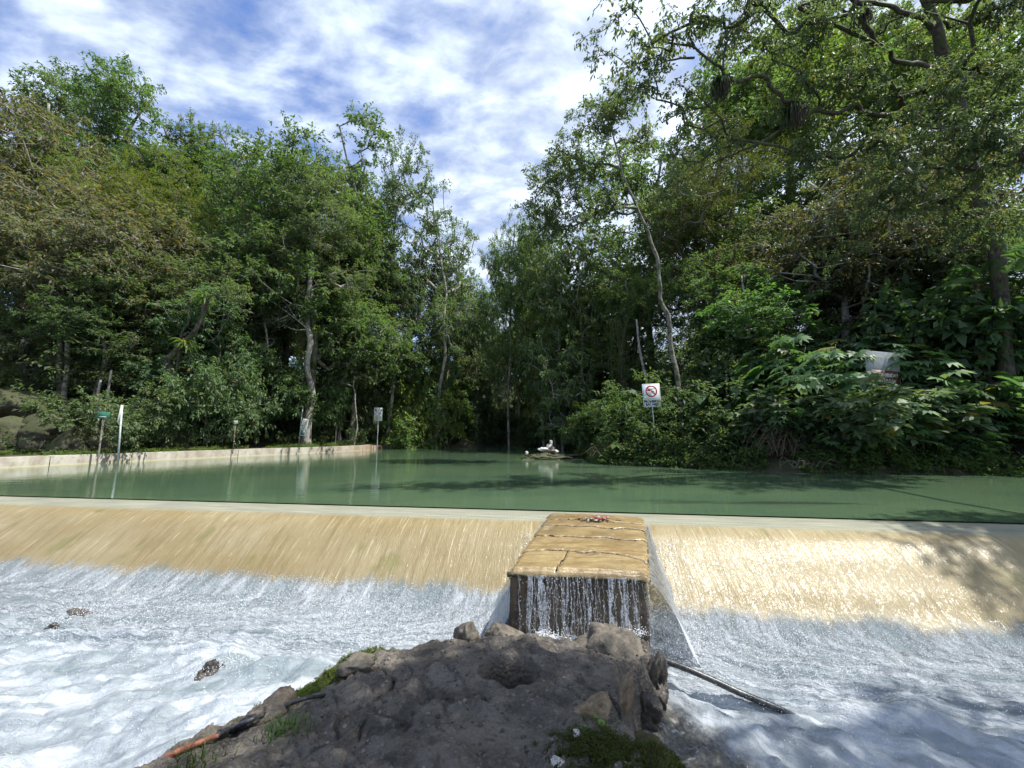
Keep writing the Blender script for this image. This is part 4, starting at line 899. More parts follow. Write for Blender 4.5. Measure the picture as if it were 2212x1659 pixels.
T('broad_b', 1520, 560, 24, 'dark green tree behind the no swimming sign', tint=(.95, 1.1, .9), wide=1.1)
T('pale', 1640, 585, 20, 'light green layered tree above the lobed leaves', tint=(.75, 1.05, .65), wide=1.3)
T('slim', 1850, 520, 22, 'slim tree with pale straight stem in the right shade', btint=(1.2, 1.2, 1.15))
T('slim', 1690, 600, 23, 'slim tree in the dark hollow of the right slope')
T('broad_b', 1350, 600, 27, 'dark leafy tree left of the slender leaning tree', tint=(1., 1.1, .8))
T('broad_b', 1380, 480, 38, 'deep green tree filling the slope behind the slender tree', wide=1.4)
T('broad_b', 1820, 480, 34, 'deep green tree filling the right slope behind the shade', wide=1.4)
T('broad_b', 2080, 520, 27, 'deep green tree filling the slope at the far right', wide=1.4)
# ---- shrubs on the left bank
Sh('bush_b', 250, 850, 19.6, 'bush with pale round leaves hanging over the green sign', tint=(1, 1, .9), wide=.9)
Sh('bush_b', 480, 775, 24.5, 'large pale leaved bush right of the mossy tree', tint=(.9, 1., .9), wide=1.)
Sh('bush_b', 445, 800, 23.2, 'pale leaved bush close against the mossy trunk', tint=(.95, 1.05, .95), wide=.9)
Sh('bush', 590, 800, 29, 'rounded green bush left of the white trunk', tint=(.7, .85, .75), wide=1.2)
Sh('bush_d', 550, 840, 28, 'dark bush behind the small brown post')
Sh('bush', 728, 820, 31.5, 'light green bush right of the white trunk', tint=(.9, 1.1, .95), wide=.75)
Sh('bush_d', 700, 830, 32, 'dark bush behind the leaning notice board')
Sh('bush_o', 925, 790, 38.6, 'tall yellow green bush hanging over the end of the wall', tint=(1.1, 1.25, 1.2), wide=1.3)
Sh('bush_b', 930, 800, 41, 'bright green bush over the water beyond the white notice', tint=(1, 1.15, .8), wide=1.25)
Sh('bush_b', 905, 870, 39.2, 'low bright leafy bush touching the water at the wall end', tint=(1, 1.15, .7), wide=1.5)
Sh('bush', 985, 860, 41.5, 'green bush at the water left of the dark opening', tint=(.8, .9, .75), wide=1.3)
Sh('bush_b', 885, 765, 42, 'pale green rounded bush above the bright one', tint=(1.05, 1.1, .9), wide=1.5)
Sh('bush_d', 10, 790, 21.5, 'long leaved dark bush at the left edge above the boulders', tint=(1.3, 1.3, 1.2), wide=.8)
Sh('bush', 330, 790, 26, 'green bush behind the white pole', tint=(.7, .85, .75), wide=1.2)
Sh('bush_d', 635, 855, 31, 'dark bush just left of the white trunk')
Sh('bush_d', 785, 840, 36, 'dark bush behind the white notice')
# ---- shrubs on the right bank
Sh('bush_d', 1090, 870, 47, 'dark bush at the water in the middle of the far bend', wide=1.7)
Sh('bush_d', 1170, 880, 42, 'dark leafy bush over the water behind the stacked stones', wide=1.8, tint=(.9, 1., .9))
Sh('bush_d', 1225, 880, 36, 'dark rounded bush at the waterline right of the far bend', wide=1.6)
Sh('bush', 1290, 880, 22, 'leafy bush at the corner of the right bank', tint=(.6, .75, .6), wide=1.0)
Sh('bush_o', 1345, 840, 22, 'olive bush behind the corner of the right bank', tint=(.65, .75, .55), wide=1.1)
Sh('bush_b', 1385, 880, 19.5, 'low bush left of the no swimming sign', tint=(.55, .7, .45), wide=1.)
Sh('bush_d', 1470, 860, 19.6, 'dark bush right of the no swimming sign')
Sh('lobed', 1345, 835, 20.6, 'plant with jagged lobed leaves left of the no swimming sign', tint=(.7, .85, .75), cat='plant')
Sh('ears', 1600, 818, 17.2, 'clump of large heart shaped leaves right of the slender trunk', tint=(.8, .95, .85), cat='plant', wide=1.25)
Sh('ears', 1520, 850, 17.6, 'clump of big heart leaves with one yellowing leaf', tint=(.75, .95, .8), cat='plant', wide=1.3)
Sh('ears_b', 1335, 935, 17.9, 'yellowish heart leaved clump low by the water left of the sign', tint=(1.1, 1.2, .6), cat='plant', wide=1.4)
Sh('ears_b', 1270, 890, 22.5, 'small heart leaved plant at the far corner of the right bank', tint=(.8, 1, .7), cat='plant', wide=1.2)
LB = [('lobed', 1640, 715, 16.8, 'leftmost tall plant of jagged lobed leaves, standing highest above the bank'), ('lobed', 1700, 745, 15.9, 'lobed leaf plant just right of the leftmost tall one'),
      ('lobed_b', 1740, 780, 15.3, 'lobed leaf plant in the front row left of the hidden sign'), ('lobed', 1800, 730, 15.1, 'lobed leaf plant in the back row left of the hidden sign'),
      ('lobed', 1830, 715, 17.0, 'lobed leaf plant rising behind the hidden sign'), ('lobed_b', 1880, 855, 14.3, 'lobed leaf plant hanging in front of the bottom of the hidden sign'),
      ('lobed', 1965, 700, 15.6, 'tall lobed leaf plant right of the hidden sign'), ('lobed_b', 1955, 845, 14.4, 'shorter lobed leaf plant right of the hidden sign'),
      ('lobed', 2030, 725, 15.2, 'lobed leaf plant below the palm fronds'), ('lobed', 2090, 720, 16.4, 'tall lobed leaf plant right of the palm fronds'),
      ('lobed_b', 2110, 790, 14.5, 'lobed leaf plant low at the right under the palm'), ('lobed', 2180, 680, 15.3, 'lobed leaf plant against the right edge of the picture'),
      ('lobed_b', 2060, 915, 13.9, 'low lobed plant leaning over the dark water at right'), ('lobed_b', 2195, 880, 14.0, 'low lobed plant over the water at the right edge'),
      ('lobed_s', 1800, 925, 14.2, 'small lobed plant at the water right of the bare twigs'), ('lobed_b', 1700, 850, 15.2, 'shaded lobed plant under the front row')]
for i, (k_, px, yt, Y_, lb) in enumerate(LB): Sh(k_, px, yt, Y_, lb, cat='plant', group='jagged lobed leaf plants on the right bank', tint=[(.95, 1.2, 1.), (.8, 1.05, .85), (1.05, 1.3, 1.)][i % 3], wide=1.15, btint=(.3, .3, .25), rz=i * .35 - 2.5)
Sh('bush_l', 1650, 760, 18.2, 'dark bush behind the leftmost lobed leaf plant', wide=1.2)
Sh('bush_l', 1780, 840, 14.8, 'dark bush under the front lobed leaf plants', wide=1.3)
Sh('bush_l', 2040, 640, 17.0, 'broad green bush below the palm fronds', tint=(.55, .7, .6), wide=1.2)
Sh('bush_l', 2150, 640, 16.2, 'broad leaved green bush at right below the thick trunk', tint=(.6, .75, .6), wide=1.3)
Sh('bush_l', 2000, 830, 14.6, 'dark bush low in the shade at the right water edge', wide=1.5)
Sh('bush_d', 2150, 860, 14.8, 'dark bush at the right edge of the water', wide=1.5)
Sh('bush_b', 1560, 900, 17.2, 'low small leaved bush between the sign and the bare twigs', tint=(.6, .75, .55), wide=1.1)
Sh('bush_d', 1630, 890, 16.0, 'low dark bush behind the bare twig tangle', wide=1.1)

# ---- individual trees drawn from the photograph
def special(name, label, trunk_pts, r0, r1, blobs, ncl, lpc, Rr, Ln, lm, bm, seed, asp=.42, droop=.3, cat='tree', limbs=(), **k):
    P = np.array(trunk_pts, float); o = P[0].copy(); e = thing(name, o, label, cat)
    BL_ = [(*(np.array(b[:3]) - o), *b[3:]) for b in blobs]
    t_, c_ = make_tree(seed, P - o, r0, BL_, ncl, lpc, Rr, Ln, asp, droop, r1=r1, **k)
    a = link('trunk', with_mat(t_, bm), None, e); b = link('crown', with_mat(c_, lm), None, e)
    for lp, ra, rb in limbs:
        mb = MB(); Pq = catmull(np.array(lp) - o, 9); nq = len(Pq); wv = np.sin(np.linspace(0, np.pi, nq))[:, None] * ra * 1.3; Pq = Pq + wv * np.stack([vn(np.arange(nq) * .31, ra * 90, k_, 3) for k_ in (0, 5, 9)], -1); mb.tube(Pq, np.linspace(ra, rb, nq), 8, .35, seed); mb.build('limb', bm, e, True)
    return e
def pl(pts, Y): return [tuple(at_Y(x, y, Y if np.isscalar(Y) else Y[i])) for i, (x, y) in enumerate(pts)]
def base(px, Y): p = at_Y(px, 900, Y); return (p[0], Y, tz(p[0], Y) - .2)
def blob(px, py, Y, rx, rz=None, ry=None): p = at_Y(px, py, Y); return (p[0], p[1], p[2], rx, ry or rx, rz or rx * .6)
# white trunk
def sp2(*a, **k): return special(*a, **k)
sp2('tree', 'tree with a straight white trunk standing behind the river wall', [base(668, 28.5)] + pl([(666, 850), (669, 740), (668, 660), (672, 560), (680, 470)], 28.5), .27, .10,
    [blob(640, 540, 28.5, 3.2), blob(720, 500, 28.5, 3.0), blob(690, 420, 28.5, 2.8), blob(600, 620, 28, 2.0), blob(760, 600, 28, 2.2)], 300, 60, .75, .2, ML, MBp, 101, low=.55)
sp2('tree', 'thin grey trunk wound with leafy climbers just left of the white trunk', [base(655, 29.2)] + pl([(655, 850), (650, 760), (640, 680), (632, 600)], 29.2), .11, .05,
    [blob(645, 760, 29.1, .45, 1.6), blob(630, 600, 29.2, 1.8)], 90, 60, .5, .15, MLo, MBg, 102, low=.3)
sp2('tree', 'pale twin trunk, left stem, rising from behind the boulders at left', [base(122, 22.5)] + pl([(128, 800), (130, 660), (110, 590), (70, 520)], 22.5), .17, .07,
    [blob(70, 500, 22.5, 2.4), blob(140, 560, 22.5, 2.0), blob(30, 600, 22, 1.6)], 120, 46, .7, .24, MLb, MBg, 103, low=.55, droop=.7)
sp2('tree', 'pale twin trunk, right whiter stem, rising from behind the boulders at left', [base(142, 22.3)] + pl([(140, 800), (148, 680), (160, 600), (210, 520)], 22.3), .15, .06,
    [blob(220, 520, 22.3, 2.4), blob(180, 590, 22, 2.0), blob(270, 580, 22.3, 1.8)], 120, 46, .7, .24, MLb, MBp, 104, low=.55, droop=.7)
mossy = sp2('tree', 'dark mossy leaning tree on the left bank carrying two strap leaved rosettes', [base(365, 21.5)] + pl([(372, 850), (372, 780), (400, 740), (432, 690), (450, 640)], 21.5), .24, .09,
    [blob(505, 635, 21.5, .75, .6), blob(455, 625, 21.5, .5, .3), blob(400, 860, 21.3, 1.1, .5)], 60, 40, .45, .16, ML, MBd, 105, low=.5,
    limbs=[(pl([(385, 780), (400, 700), (415, 640)], 21.6), .09, .03), (pl([(395, 760), (430, 775), (425, 830)], 21.4), .04, .015), (pl([(372, 850), (395, 850), (415, 800)], 21.4), .05, .02)])
# broken bare branch tree
def twigs(name, label, cat, org, paths, m_):
    o = np.array(org); e = thing(name, o, label, cat); mb = MB()
    for pth, ra, rb in paths: P = catmull(np.array(pth) - o, 5); mb.tube(P, np.linspace(ra, rb, len(P)), 6)
    mb.build('branches', m_, e, True); return e
twp = []
for a in [[(670, 715), (640, 690), (600, 660), (575, 645)], [(640, 690), (625, 665), (610, 645)], [(655, 700), (645, 675), (650, 655)], [(625, 680), (600, 690), (585, 680)], [(660, 712), (635, 712), (610, 700)], [(600, 660), (590, 650), (592, 640)], [(645, 695), (660, 670), (668, 650)]]:
    twp.append((pl(a, 27.6), .05, .012))
twigs('bare_branch', 'bare whitish forked branch sticking out left of the white trunk', 'branch', at_Y(670, 715, 27.6), twp, MBp)
# slender leaning tree on the right
sp2('tree', 'slender leaning tree with thin twisting trunk and light crown, right of the no swimming sign', [base(1471, 18.6)] + pl([(1462, 820), (1440, 690), (1424, 620), (1418, 560), (1398, 500), (1372, 440), (1350, 385), (1335, 330), (1322, 270)], 18.4), .12, .035,
    [blob(1200, 420, 18.6, 1.5, .7), blob(1250, 350, 18.6, 1.7, .8), blob(1290, 260, 18.3, 1.5, .8), blob(1340, 220, 18.4, 1.4, .8), blob(1180, 380, 19, 1.1, .5), blob(1290, 440, 18, 1.3, .5), blob(1230, 480, 18.6, 1.3, .5), blob(1150, 450, 18.8, .8, .4), blob(1380, 300, 18.6, 1.1, .6), blob(1160, 500, 19.5, 1.2, .6)],
    300, 52, .5, .17, ML, MBg, 107, low=.62, droop=.35, tip=.009, asp=.36)
# near limbs arching in from the upper right
YB = 10.0
tr_ = [base(2190, 14.6)] + pl([(2160, 620), (2120, 420), (2085, 300), (2040, 150), (2000, 20), (1960, -80), (1900, -420)], [14.4, 14.2, 13.8, 13.2, 12.6, 12., 9.5]) 
big = sp2('tree', 'huge old tree on the right with mossy dark limbs arching across the picture top', tr_, .25, .13,
    [blob(1330, 40, 9.6, .8, .45), blob(1400, 110, 9.8, .9, .5), blob(1480, 40, 9.6, .9, .45), blob(1380, 190, 10, .8, .35), blob(1470, 230, 10.2, .8, .35), blob(1560, 60, 10, .9, .5), blob(1650, 110, 10.2, .8, .4), blob(1620, 20, 10, 1.0, .5),
     blob(1300, 100, 9.8, .4, .3), blob(1760, 60, 10.5, 1.1, .6), blob(1500, 330, 11, .8, .3), blob(1580, 300, 11, .8, .3), blob(1820, 180, 11, 1.2, .5), blob(1900, 300, 11.4, 1.3, .5), blob(1750, 330, 11.4, 1., .4), blob(1450, 400, 11.2, .7, .3),
     blob(2000, 200, 11.5, 1.4, .6), blob(2060, 300, 10.5, 1.3, .7), blob(2170, 330, 10.3, 1.1, .8), blob(2150, 180, 10.2, 1.1, .7), blob(1960, 380, 11, 1.2, .6), blob(2110, 500, 11.5, 1.1, .6), blob(2120, 150, 11, 1.4, .6), blob(2050, 420, 12, 1.3, .5), blob(1880, 450, 12, 1.2, .45), blob(2150, 480, 12, 1.2, .5), blob(1780, 560, 13, 1.1, .35), blob(1700, 210, 11, .8, .35),
     blob(2100, -60, 9.5, 1.2, .6), (4.5, 2.4, 8.5, 2.0, 1.3, .6, 13.), (9.2, 2.5, 8.6, 3.0, 1.1, .6, 10.), (12.3, 5.2, 8.6, 2.0, 1.5, .6, 14.), blob(1650, 10, 11.6, .9, .45), blob(1780, -10, 12.2, 1.1, .5), blob(1900, 50, 13.4, 1.2, .5), blob(2000, 90, 13.6, 1.2, .6), blob(2150, 30, 12.5, 1.3, .6), blob(2210, 0, 12, 1.2, .5)],  # crown masses given by plain coordinates are unseen, added to shade mound and foam
    1650, 44, .42, .135, MLd, MBd, 108, low=.55, cap=.22, droop=.75, tip=.007, asp=.40, shell=.6,
    limbs=[(pl([(2012, 60), (1980, 34), (1900, 15), (1820, -5), (1740, 10), (1725, 15)], [12.6, 12, 11.4, 11, 10.6, 10.5]), .085, .035),
           (pl([(2040, 150), (1965, 135), (1900, 100), (1850, 40), (1800, 10)], [13, 12.2, 11.6, 11.2, 11]), .08, .04),
           (pl([(2085, 300), (1990, 260), (1920, 190), (1910, 130), (1870, 90), (1760, 40), (1725, 15)], [13.8, 12.6, 11.8, 11.6, 11.3, 10.9, 10.6]), .085, .05),
           (pl([(2060, 260), (1960, 245), (1890, 252), (1850, 232), (1800, 246), (1745, 240), (1700, 215), (1660, 180), (1600, 165), (1575, 178), (1560, 150), (1500, 105), (1430, 90)], [13.4, 12.6, 12.1, 11.8, 11.5, 11.2, 10.8, 10.5, 10.3, 10.2, 10.1, 9.9, 9.8]), .09, .028),
           (pl([(1740, 240), (1690, 275), (1640, 312), (1570, 335), (1515, 365), (1450, 402)], 11.2), .06, .018),
           (pl([(1560, 180), (1530, 225), (1480, 240), (1430, 265)], 10.2), .045, .012),
           (pl([(1500, 105), (1490, 60), (1530, 10), (1560, -40)], 9.9), .035, .012), (pl([(1500, 125), (1440, 130), (1400, 160)], 9.8), .03, .008), (pl([(1560, 150), (1575, 80), (1620, 20)], 10), .03, .01)])
def epi(px, py, Y, n, L_, seed, label, tint=(1, 1, 1), beard=True, w_=.022):
    p = at_Y(px, py, Y); e = thing('epiphyte', p, label, 'epiphyte'); a = link('leaves', with_mat(rosette('leaves', n, L_, w_, seed, 1.0, 1.0), MLp), None, e); a.color = (*tint, 1)
    if beard:
        mb = MB(); r_ = random.Random(seed)
        for i in range(150):
            x, y = r_.gauss(0, L_ * .2), r_.gauss(0, L_ * .2); l = L_ * r_.uniform(.4, 1.1); mb.tube([(x, y, .05), (x * 1.3, y * 1.2, -l * .5), (x * 1.2 + r_.gauss(0, .03), y, -l)], [.012, .008, .003], 4)
        mb.build('hanging_roots', MBd, e)
    return e
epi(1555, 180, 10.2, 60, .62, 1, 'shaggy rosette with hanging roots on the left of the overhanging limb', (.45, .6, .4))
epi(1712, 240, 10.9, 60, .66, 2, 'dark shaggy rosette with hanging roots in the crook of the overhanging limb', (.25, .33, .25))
epi(1905, 120, 11.2, 40, .75, 3, 'sunlit strap leaved rosette high on the thick limb at right', (.9, 1.15, .6), False)
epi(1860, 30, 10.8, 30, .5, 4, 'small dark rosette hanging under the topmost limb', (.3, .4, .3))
epi(402, 745, 21.2, 40, 1.0, 5, 'yellowish strap leaved rosette in the fork of the mossy tree', (1.3, 1.3, .55), False, .05)
epi(440, 645, 21.5, 34, 1.0, 6, 'long strap leaved rosette on the broken top of the mossy tree', (1.0, 1.1, .6), False, .05)
epi(372, 855, 21.3, 18, .7, 7, 'small fern rosette low on the mossy trunk', (.9, 1.0, .7), False, .04)
# palm
def palm(px, py, Y, label, dirs, L_=1.9):
    o = at_Y(px, py, Y); g = tz(o[0], Y); e = thing('palm', (o[0], o[1], g), label, 'palm'); o = np.array([0, 0, o[2] - g]); st = MB(); st.tube([(0, 0, -.2), o * .5, o], [.07, .06, .05], 8); st.build('trunk', MBd, e, True)
    for k_, (dx, dz) in enumerate(dirs):
        mb = MB(); n = 34; P = np.array([o + np.array([dx * L_ * t, -.35 * L_ * t, L_ * (dz * t - .55 * t * t)]) for t in np.linspace(0, 1, n)]); mb.tube(P, np.linspace(.014, .004, n), 4); Tn = unit(np.gradient(P, axis=0))
        for sd in (-1, 1):
            sv = unit(np.cross(Tn, [0, -.25, 1.])) * sd; D = sv * .9 + Tn * .5 + np.array([0, 0, -.35]); ln_ = .55 * np.sin(np.linspace(.35, 3.0, n)) ** .6; leaf_geo(mb, P[2:], D[2:], np.tile([0, 0, 1.], (n - 2, 1)), ln_[2:], .030, .15)
        f = mb.build('frond', MLp, e); f.color = (.75, .95, .85, 1)
palm(2105, 610, 15.0, 'small palm with arching feathery frond right of the dark slope', [(-1, .35), (-.7, .8), (.6, .7), (.2, 1.), (.9, .3)])
palm(2225, 560, 13.4, 'large palm with broad fronds at the right edge of the picture', [(-.75, .6), (-.5, 1.2), (-.2, .8), (.6, .8), (-.9, .15)], 1.7)

# slim pale stems seen in the dark under the crowns
for i, (px, yb, yt, Y_, dx, lb) in enumerate([(1148, 900, 740, 44, 2, 'slim straight pale stem left of the stacked stones'), (1030, 905, 720, 46, -3, 'slim pale stem in the dark far bend'), (1215, 900, 700, 34, -16, 'crooked pale stem leaning at the far bend'),
        (612, 900, 840, 30, 0, 'short dark stem between the brown post and the white trunk'), (733, 900, 840, 33, 2, 'short pale stem right of the white trunk'), (1405, 860, 690, 24, -30, 'pale leaning stem left of the slender tree'), (1175, 900, 720, 40, 8, 'slim dark stem behind the stacked stones'),
        (1250, 905, 740, 30, 10, 'slim brown stem among the hanging vines'), (905, 700, 560, 41, 55, 'pale leaning bough below the wide leaning tree'), (1855, 600, 520, 20, -4, 'white straight stem on the shaded right slope'), (210, 880, 820, 21, 8, 'grey trunk leaning behind the green sign'), (238, 870, 800, 21.5, 3, 'thin straight trunk right behind the green sign')]):
    b_ = at_Y(px, yb, Y_); t_ = at_Y(px + dx, yt, Y_); g = tz(b_[0], Y_); b_[2] = min(b_[2], g); r_ = .0035 * Y_ + .02
    e = thing('sapling', b_, lb, 'sapling'); mb = MB(); P = catmull([np.zeros(3) + (0, 0, -.2), (t_ - b_) * .35 + (.1, 0, 0), (t_ - b_) * .7 + (-.06, 0, 0), (t_ - b_)], 6); mb.tube(P, np.linspace(r_, r_ * .6, len(P)), 8, .2, i); mb.build('bare_stem', MBp if i not in (3, 6) else MBd, e, True)

# ---- undergrowth as uncountable stuff
def under(name, label, fn, n, Ln, asp, lm, seed, lpc=24, Rr=.3, tint=(1, 1, 1), cat=None):
    rs = np.random.RandomState(seed); C = fn(rs, n); O_ = unit(rs.normal(0, .4, C.shape) + (0, -.5, .7)); mb = MB(); spray_leaves(mb, C, O_, lpc, Rr, Ln, asp, .35, rs)
    o = mb.build(name, lm); tag(o, label, cat or 'undergrowth', kind='stuff'); o.color = (*tint, 1); return o
def edge_pts(lo, hi, zlo, zhi, xr):
    def f(rs, n):
        out_ = []
        while len(out_) < n:
            x = rs.uniform(xr[0], xr[1], 4000); y = rs.uniform(12, 62, 4000); d = riv_sdf(x, y); k_ = (d > lo) & (d < hi) & (rs.uniform(0, 1, 4000) < np.clip(26 / y, 0, 1)) & (vn(x * .8, y * .8, 0, 4) > -.25)
            out_ += list(np.stack([x, y, terr(x, y) + rs.uniform(zlo, zhi, 4000) * (1 + .5 * vn(x, y, 0, 8))], -1)[k_])
        return np.array(out_[:n])
    return f
under('undergrowth', 'low dark herbs and saplings covering the right slope', edge_pts(.1, 9, .05, .9, (1, 32)), 4200, .15, .45, MLd, 201, 22, .35, (1, 1.1, .9))
under('undergrowth', 'low dark herbs and saplings covering the left hillside', edge_pts(3.4, 14, .05, 1.0, (-46, -5)), 4200, .15, .45, MLd, 202, 20, .35)
under('undergrowth', 'leafy growth trailing into the water along the right bank', edge_pts(-.3, .7, -.02, .5, (1, 32)), 1500, .12, .45, ML, 203, 24, .26, (.75, .9, .6))
under('undergrowth', 'dark growth closing the far end of the river', edge_pts(0, 5, .0, 2.6, (-13, 9)), 1600, .22, .42, MLd, 204, 26, .5, (.9, 1, .9))
under('ground_plants', 'creeping plants and grass along the path on the left bank', edge_pts(.25, 3.4, .0, .10, (-46, -8)), 2600, .09, .4, ML, 205, 18, .22, (.9, 1, .6), 'ground plants')
under('undergrowth', 'tall dark foliage filling the gaps high on the right slope', edge_pts(3, 16, 1, 4.5, (2, 34)), 2200, .22, .42, MLd, 206, 26, .6)
under('undergrowth', 'tall dark foliage filling the gaps high on the left slope', edge_pts(5, 18, 1, 4.5, (-50, -3)), 2400, .22, .42, MLd, 207, 26, .6)
under('undergrowth', 'dark creeping plants among the boulders at far left', edge_pts(.9, 4.5, .1, .75, (-30, -14)), 420, .13, .42, MLd, 208, 24, .3)
# distant forest behind everything
rs = np.random.RandomState(9); n = 2600; a = rs.uniform(-48, 48, n); yy = rs.uniform(52, 66, n); C = np.stack([a, yy, terr(a, yy) + rs.uniform(0, 1, n) ** .8 * (7 + 3 * vn(a * .15, 0, 0, 2))], -1)
mb = MB(); spray_leaves(mb, C, unit(rs.normal(0, .5, C.shape) + (0, -.6, .4)), 26, 1.3, .42, .5, .3, rs); o = mb.build('distant_forest', MLd); tag(o, 'dark mass of forest on the hill behind the river bend', 'forest', kind='stuff')

# ---- vine curtains and tangles
def tangle(name, label, px, py, Y, w_, h, n, m_, seed, r=.008):
    p = at_Y(px, py, Y); e = thing(name, p, label, 'twigs'); r_ = random.Random(seed); mb = MB()
    for i in range(n):
        a = r_.uniform(0, 6.28); x0, y0 = r_.gauss(0, w_ * .3), r_.gauss(0, w_ * .2); l = w_ * r_.uniform(.4, 1.); d = r_.choice((-1, 1)); hh = h * r_.uniform(.3, 1)
        mb.tube(catmull([(x0, y0, 0), (x0 + d * l * .35, y0 + r_.gauss(0, .1), hh), (x0 + d * l * .8, y0 + r_.gauss(0, .15), hh * r_.uniform(.2, .9)), (x0 + d * l, y0, hh * r_.uniform(-.2, .4))], 5), np.linspace(r, r * .35, 16), 4)
    mb.build('twigs', m_, e); return e
twm = plain('bare_twig', (.16, .12, .075), .8); twp_ = plain('pale_twig', (.25, .21, .15), .8)
tangle('twig_tangle', 'arching tangle of bare brown twigs at the water on the right bank', 1680, 985, 14.9, 1.2, 1.2, 46, twm, 1, .011)
tangle('twig_tangle', 'bleached bare twigs trailing in the water left of the bare tangle', 1745, 1012, 14.0, .9, .4, 26, twp_, 2)
tangle('twig_tangle', 'fallen thin branches at the foot of the no swimming sign', 1330, 985, 18.0, 1.2, .7, 26, twm, 3)
def curtain(label, px, py, Y, w_, h, seed, tint):
    p = at_Y(px, py, Y); rs = np.random.RandomState(seed); e = thing('hanging_vine', p, label, 'vine'); mb = MB(); cb = MB()
    for i in range(26):
        x, y = rs.normal(0, w_ * .4), rs.normal(0, w_ * .3); l = h * rs.uniform(.5, 1.1); mb.tube(catmull([(x, y, 0), (x + rs.normal(0, .1), y, -l * .5), (x + rs.normal(0, .15), y, -l)], 5), .012, 4)
        t = rs.uniform(0, 1, 40); B = np.stack([x + rs.normal(0, .1, 40), y + rs.normal(0, .1, 40), -l * t], -1); leaf_geo(cb, B, rs.normal(0, .5, (40, 3)) + (0, 0, -.6), rs.normal(0, .5, (40, 3)) + (0, -.6, .5), .12 * rs.uniform(.7, 1.2, 40), .06)
    mb.build('stems', MBd, e); f = cb.build('foliage', MLo, e); f.color = (*tint, 1)
curtain('brown dead vines hanging like a nest from the trees over the far bend', 1190, 660, 38, 1.8, 3.5, 1, (.6, .45, .4))
curtain('olive vines hanging to the bank right of the far bend', 1280, 700, 30, 1.3, 6.5, 2, (.8, .9, .7))
curtain('thick olive vines hanging behind the no swimming sign', 1330, 690, 25, 1.1, 5.5, 3, (.7, .85, .6))
curtain('vines hanging straight down beside the white trunk', 652, 700, 28.4, .35, 3.2, 4, (1, 1.1, .6))
# ------------------------------------------------------------------ signs and posts
def text_mesh(s, size, m_, parent, loc, name='lettering', bold=.0):
    cu = bpy.data.curves.new('t', 'FONT'); cu.body = s; cu.size = size; cu.align_x = 'CENTER'; cu.align_y = 'CENTER'; cu.extrude = .001; cu.offset = bold; cu.resolution_u = 3
    o = bpy.data.objects.new('t', cu); S.collection.objects.link(o); bpy.context.view_layer.update(); me = bpy.data.meshes.new_from_object(o.evaluated_get(bpy.context.evaluated_depsgraph_get())); me.name = name
    bpy.data.objects.remove(o); bpy.data.curves.remove(cu); r = link(name, me, m_, parent); r.location = loc; r.rotation_euler = (R(90), 0, 0); return r
whp = plain('sign_white', (.85, .88, .88), .45, nsc=4, c2=(.74, .76, .76)); redp = plain('sign_red', (.50, .045, .05), .45); navy = plain('sign_navy', (.035, .045, .09), .5)
galv = plain('painted_grey_post', (.34, .38, .40), .5, nsc=8, c2=(.24, .26, .26)); grn = plain('sign_green', (.05, .22, .13), .5, nsc=5); rust = plain('rusty_post', (.16, .09, .06), .8, nsc=14, c2=(.25, .2, .16))
boardw = plain('board_white', (.66, .68, .66), .5, nsc=5, c2=(.45, .46, .42)); wood = plain('sign_brown', (.16, .055, .04), .6, nsc=5, c2=(.10, .045, .035))
def annulus(mb, ro, ri, y, n=40, t=.003):
    a = np.linspace(0, 2 * np.pi, n, endpoint=False); V = np.vstack([np.stack([np.cos(a) * r, np.full(n, yy), np.sin(a) * r], -1) for r, yy in ((ro, y), (ri, y), (ri, y + t), (ro, y + t))])
    i = np.arange(n); j = (i + 1) % n; F_ = [np.stack([i + a_ * n, j + a_ * n, j + b_ * n, i + b_ * n], -1) for a_, b_ in ((0, 1), (1, 2), (2, 3), (3, 0))]; mb.add(V, np.concatenate(F_))
def frame(mb, cx, cz, w_, h, t, y): 
    for x, z, a, b in ((cx, cz + h / 2, w_, t), (cx, cz - h / 2, w_, t), (cx - w_ / 2, cz, t, h - t * 1.01), (cx + w_ / 2, cz, t, h - t * 1.01)): mb.box((x, y, z), (a, .003, b))
# no swimming sign
Y_ = 17.15; b_ = at_Y(1419, 985, Y_); pt = at_Y(1414, 829, Y_); pb = at_Y(1416, 879, Y_); H_ = pt[2] - pb[2]; W_ = H_ * .755
sg = thing('no_swimming_sign', (b_[0], b_[1], tz(b_[0], Y_)), 'white no swimming sign on a thin grey post in the shrubs of the right bank', 'sign'); zc = (pt[2] + pb[2]) / 2 - sg.location.z
sg.rotation_euler = (0, R(-2.3), 0)
mb = MB(); mb.tube([(0, .03, -.3), (0, .03, zc + H_ * .3)], .022, 10); mb.build('post', galv, sg, True)
pn = MB().box((0, 0, zc), (W_, .02, H_), bev=.006).build('panel', whp, sg)
zt = zc + H_ * .17; mb = MB(); frame(mb, 0, zt, W_ * .92, H_ * .60, .012, -.012); frame(mb, 0, zc - H_ * .325, W_ * .92, H_ * .29, .012, -.012); mb.build('border', navy, pn)
mb = MB(); annulus(mb, W_ * .335, W_ * .255, -.0165); rt = Matrix.Rotation(R(42), 3, 'Y'); mb.box((0, -.015, 0), (W_ * .53, .003, .055), rt); ring = mb.build('prohibition_ring', redp, pn); ring.location.z = zt + .01
mb = MB(); mb.box((.05, -.0125, .105), (.24, .002, .026), Matrix.Rotation(R(-4), 3, 'Y')); mb.box((-.045, -.0125, .055), (.16, .002, .05), Matrix.Rotation(R(-38), 3, 'Y')); mb.box((.06, -.0125, .0), (.16, .002, .05), Matrix.Rotation(R(20), 3, 'Y'))
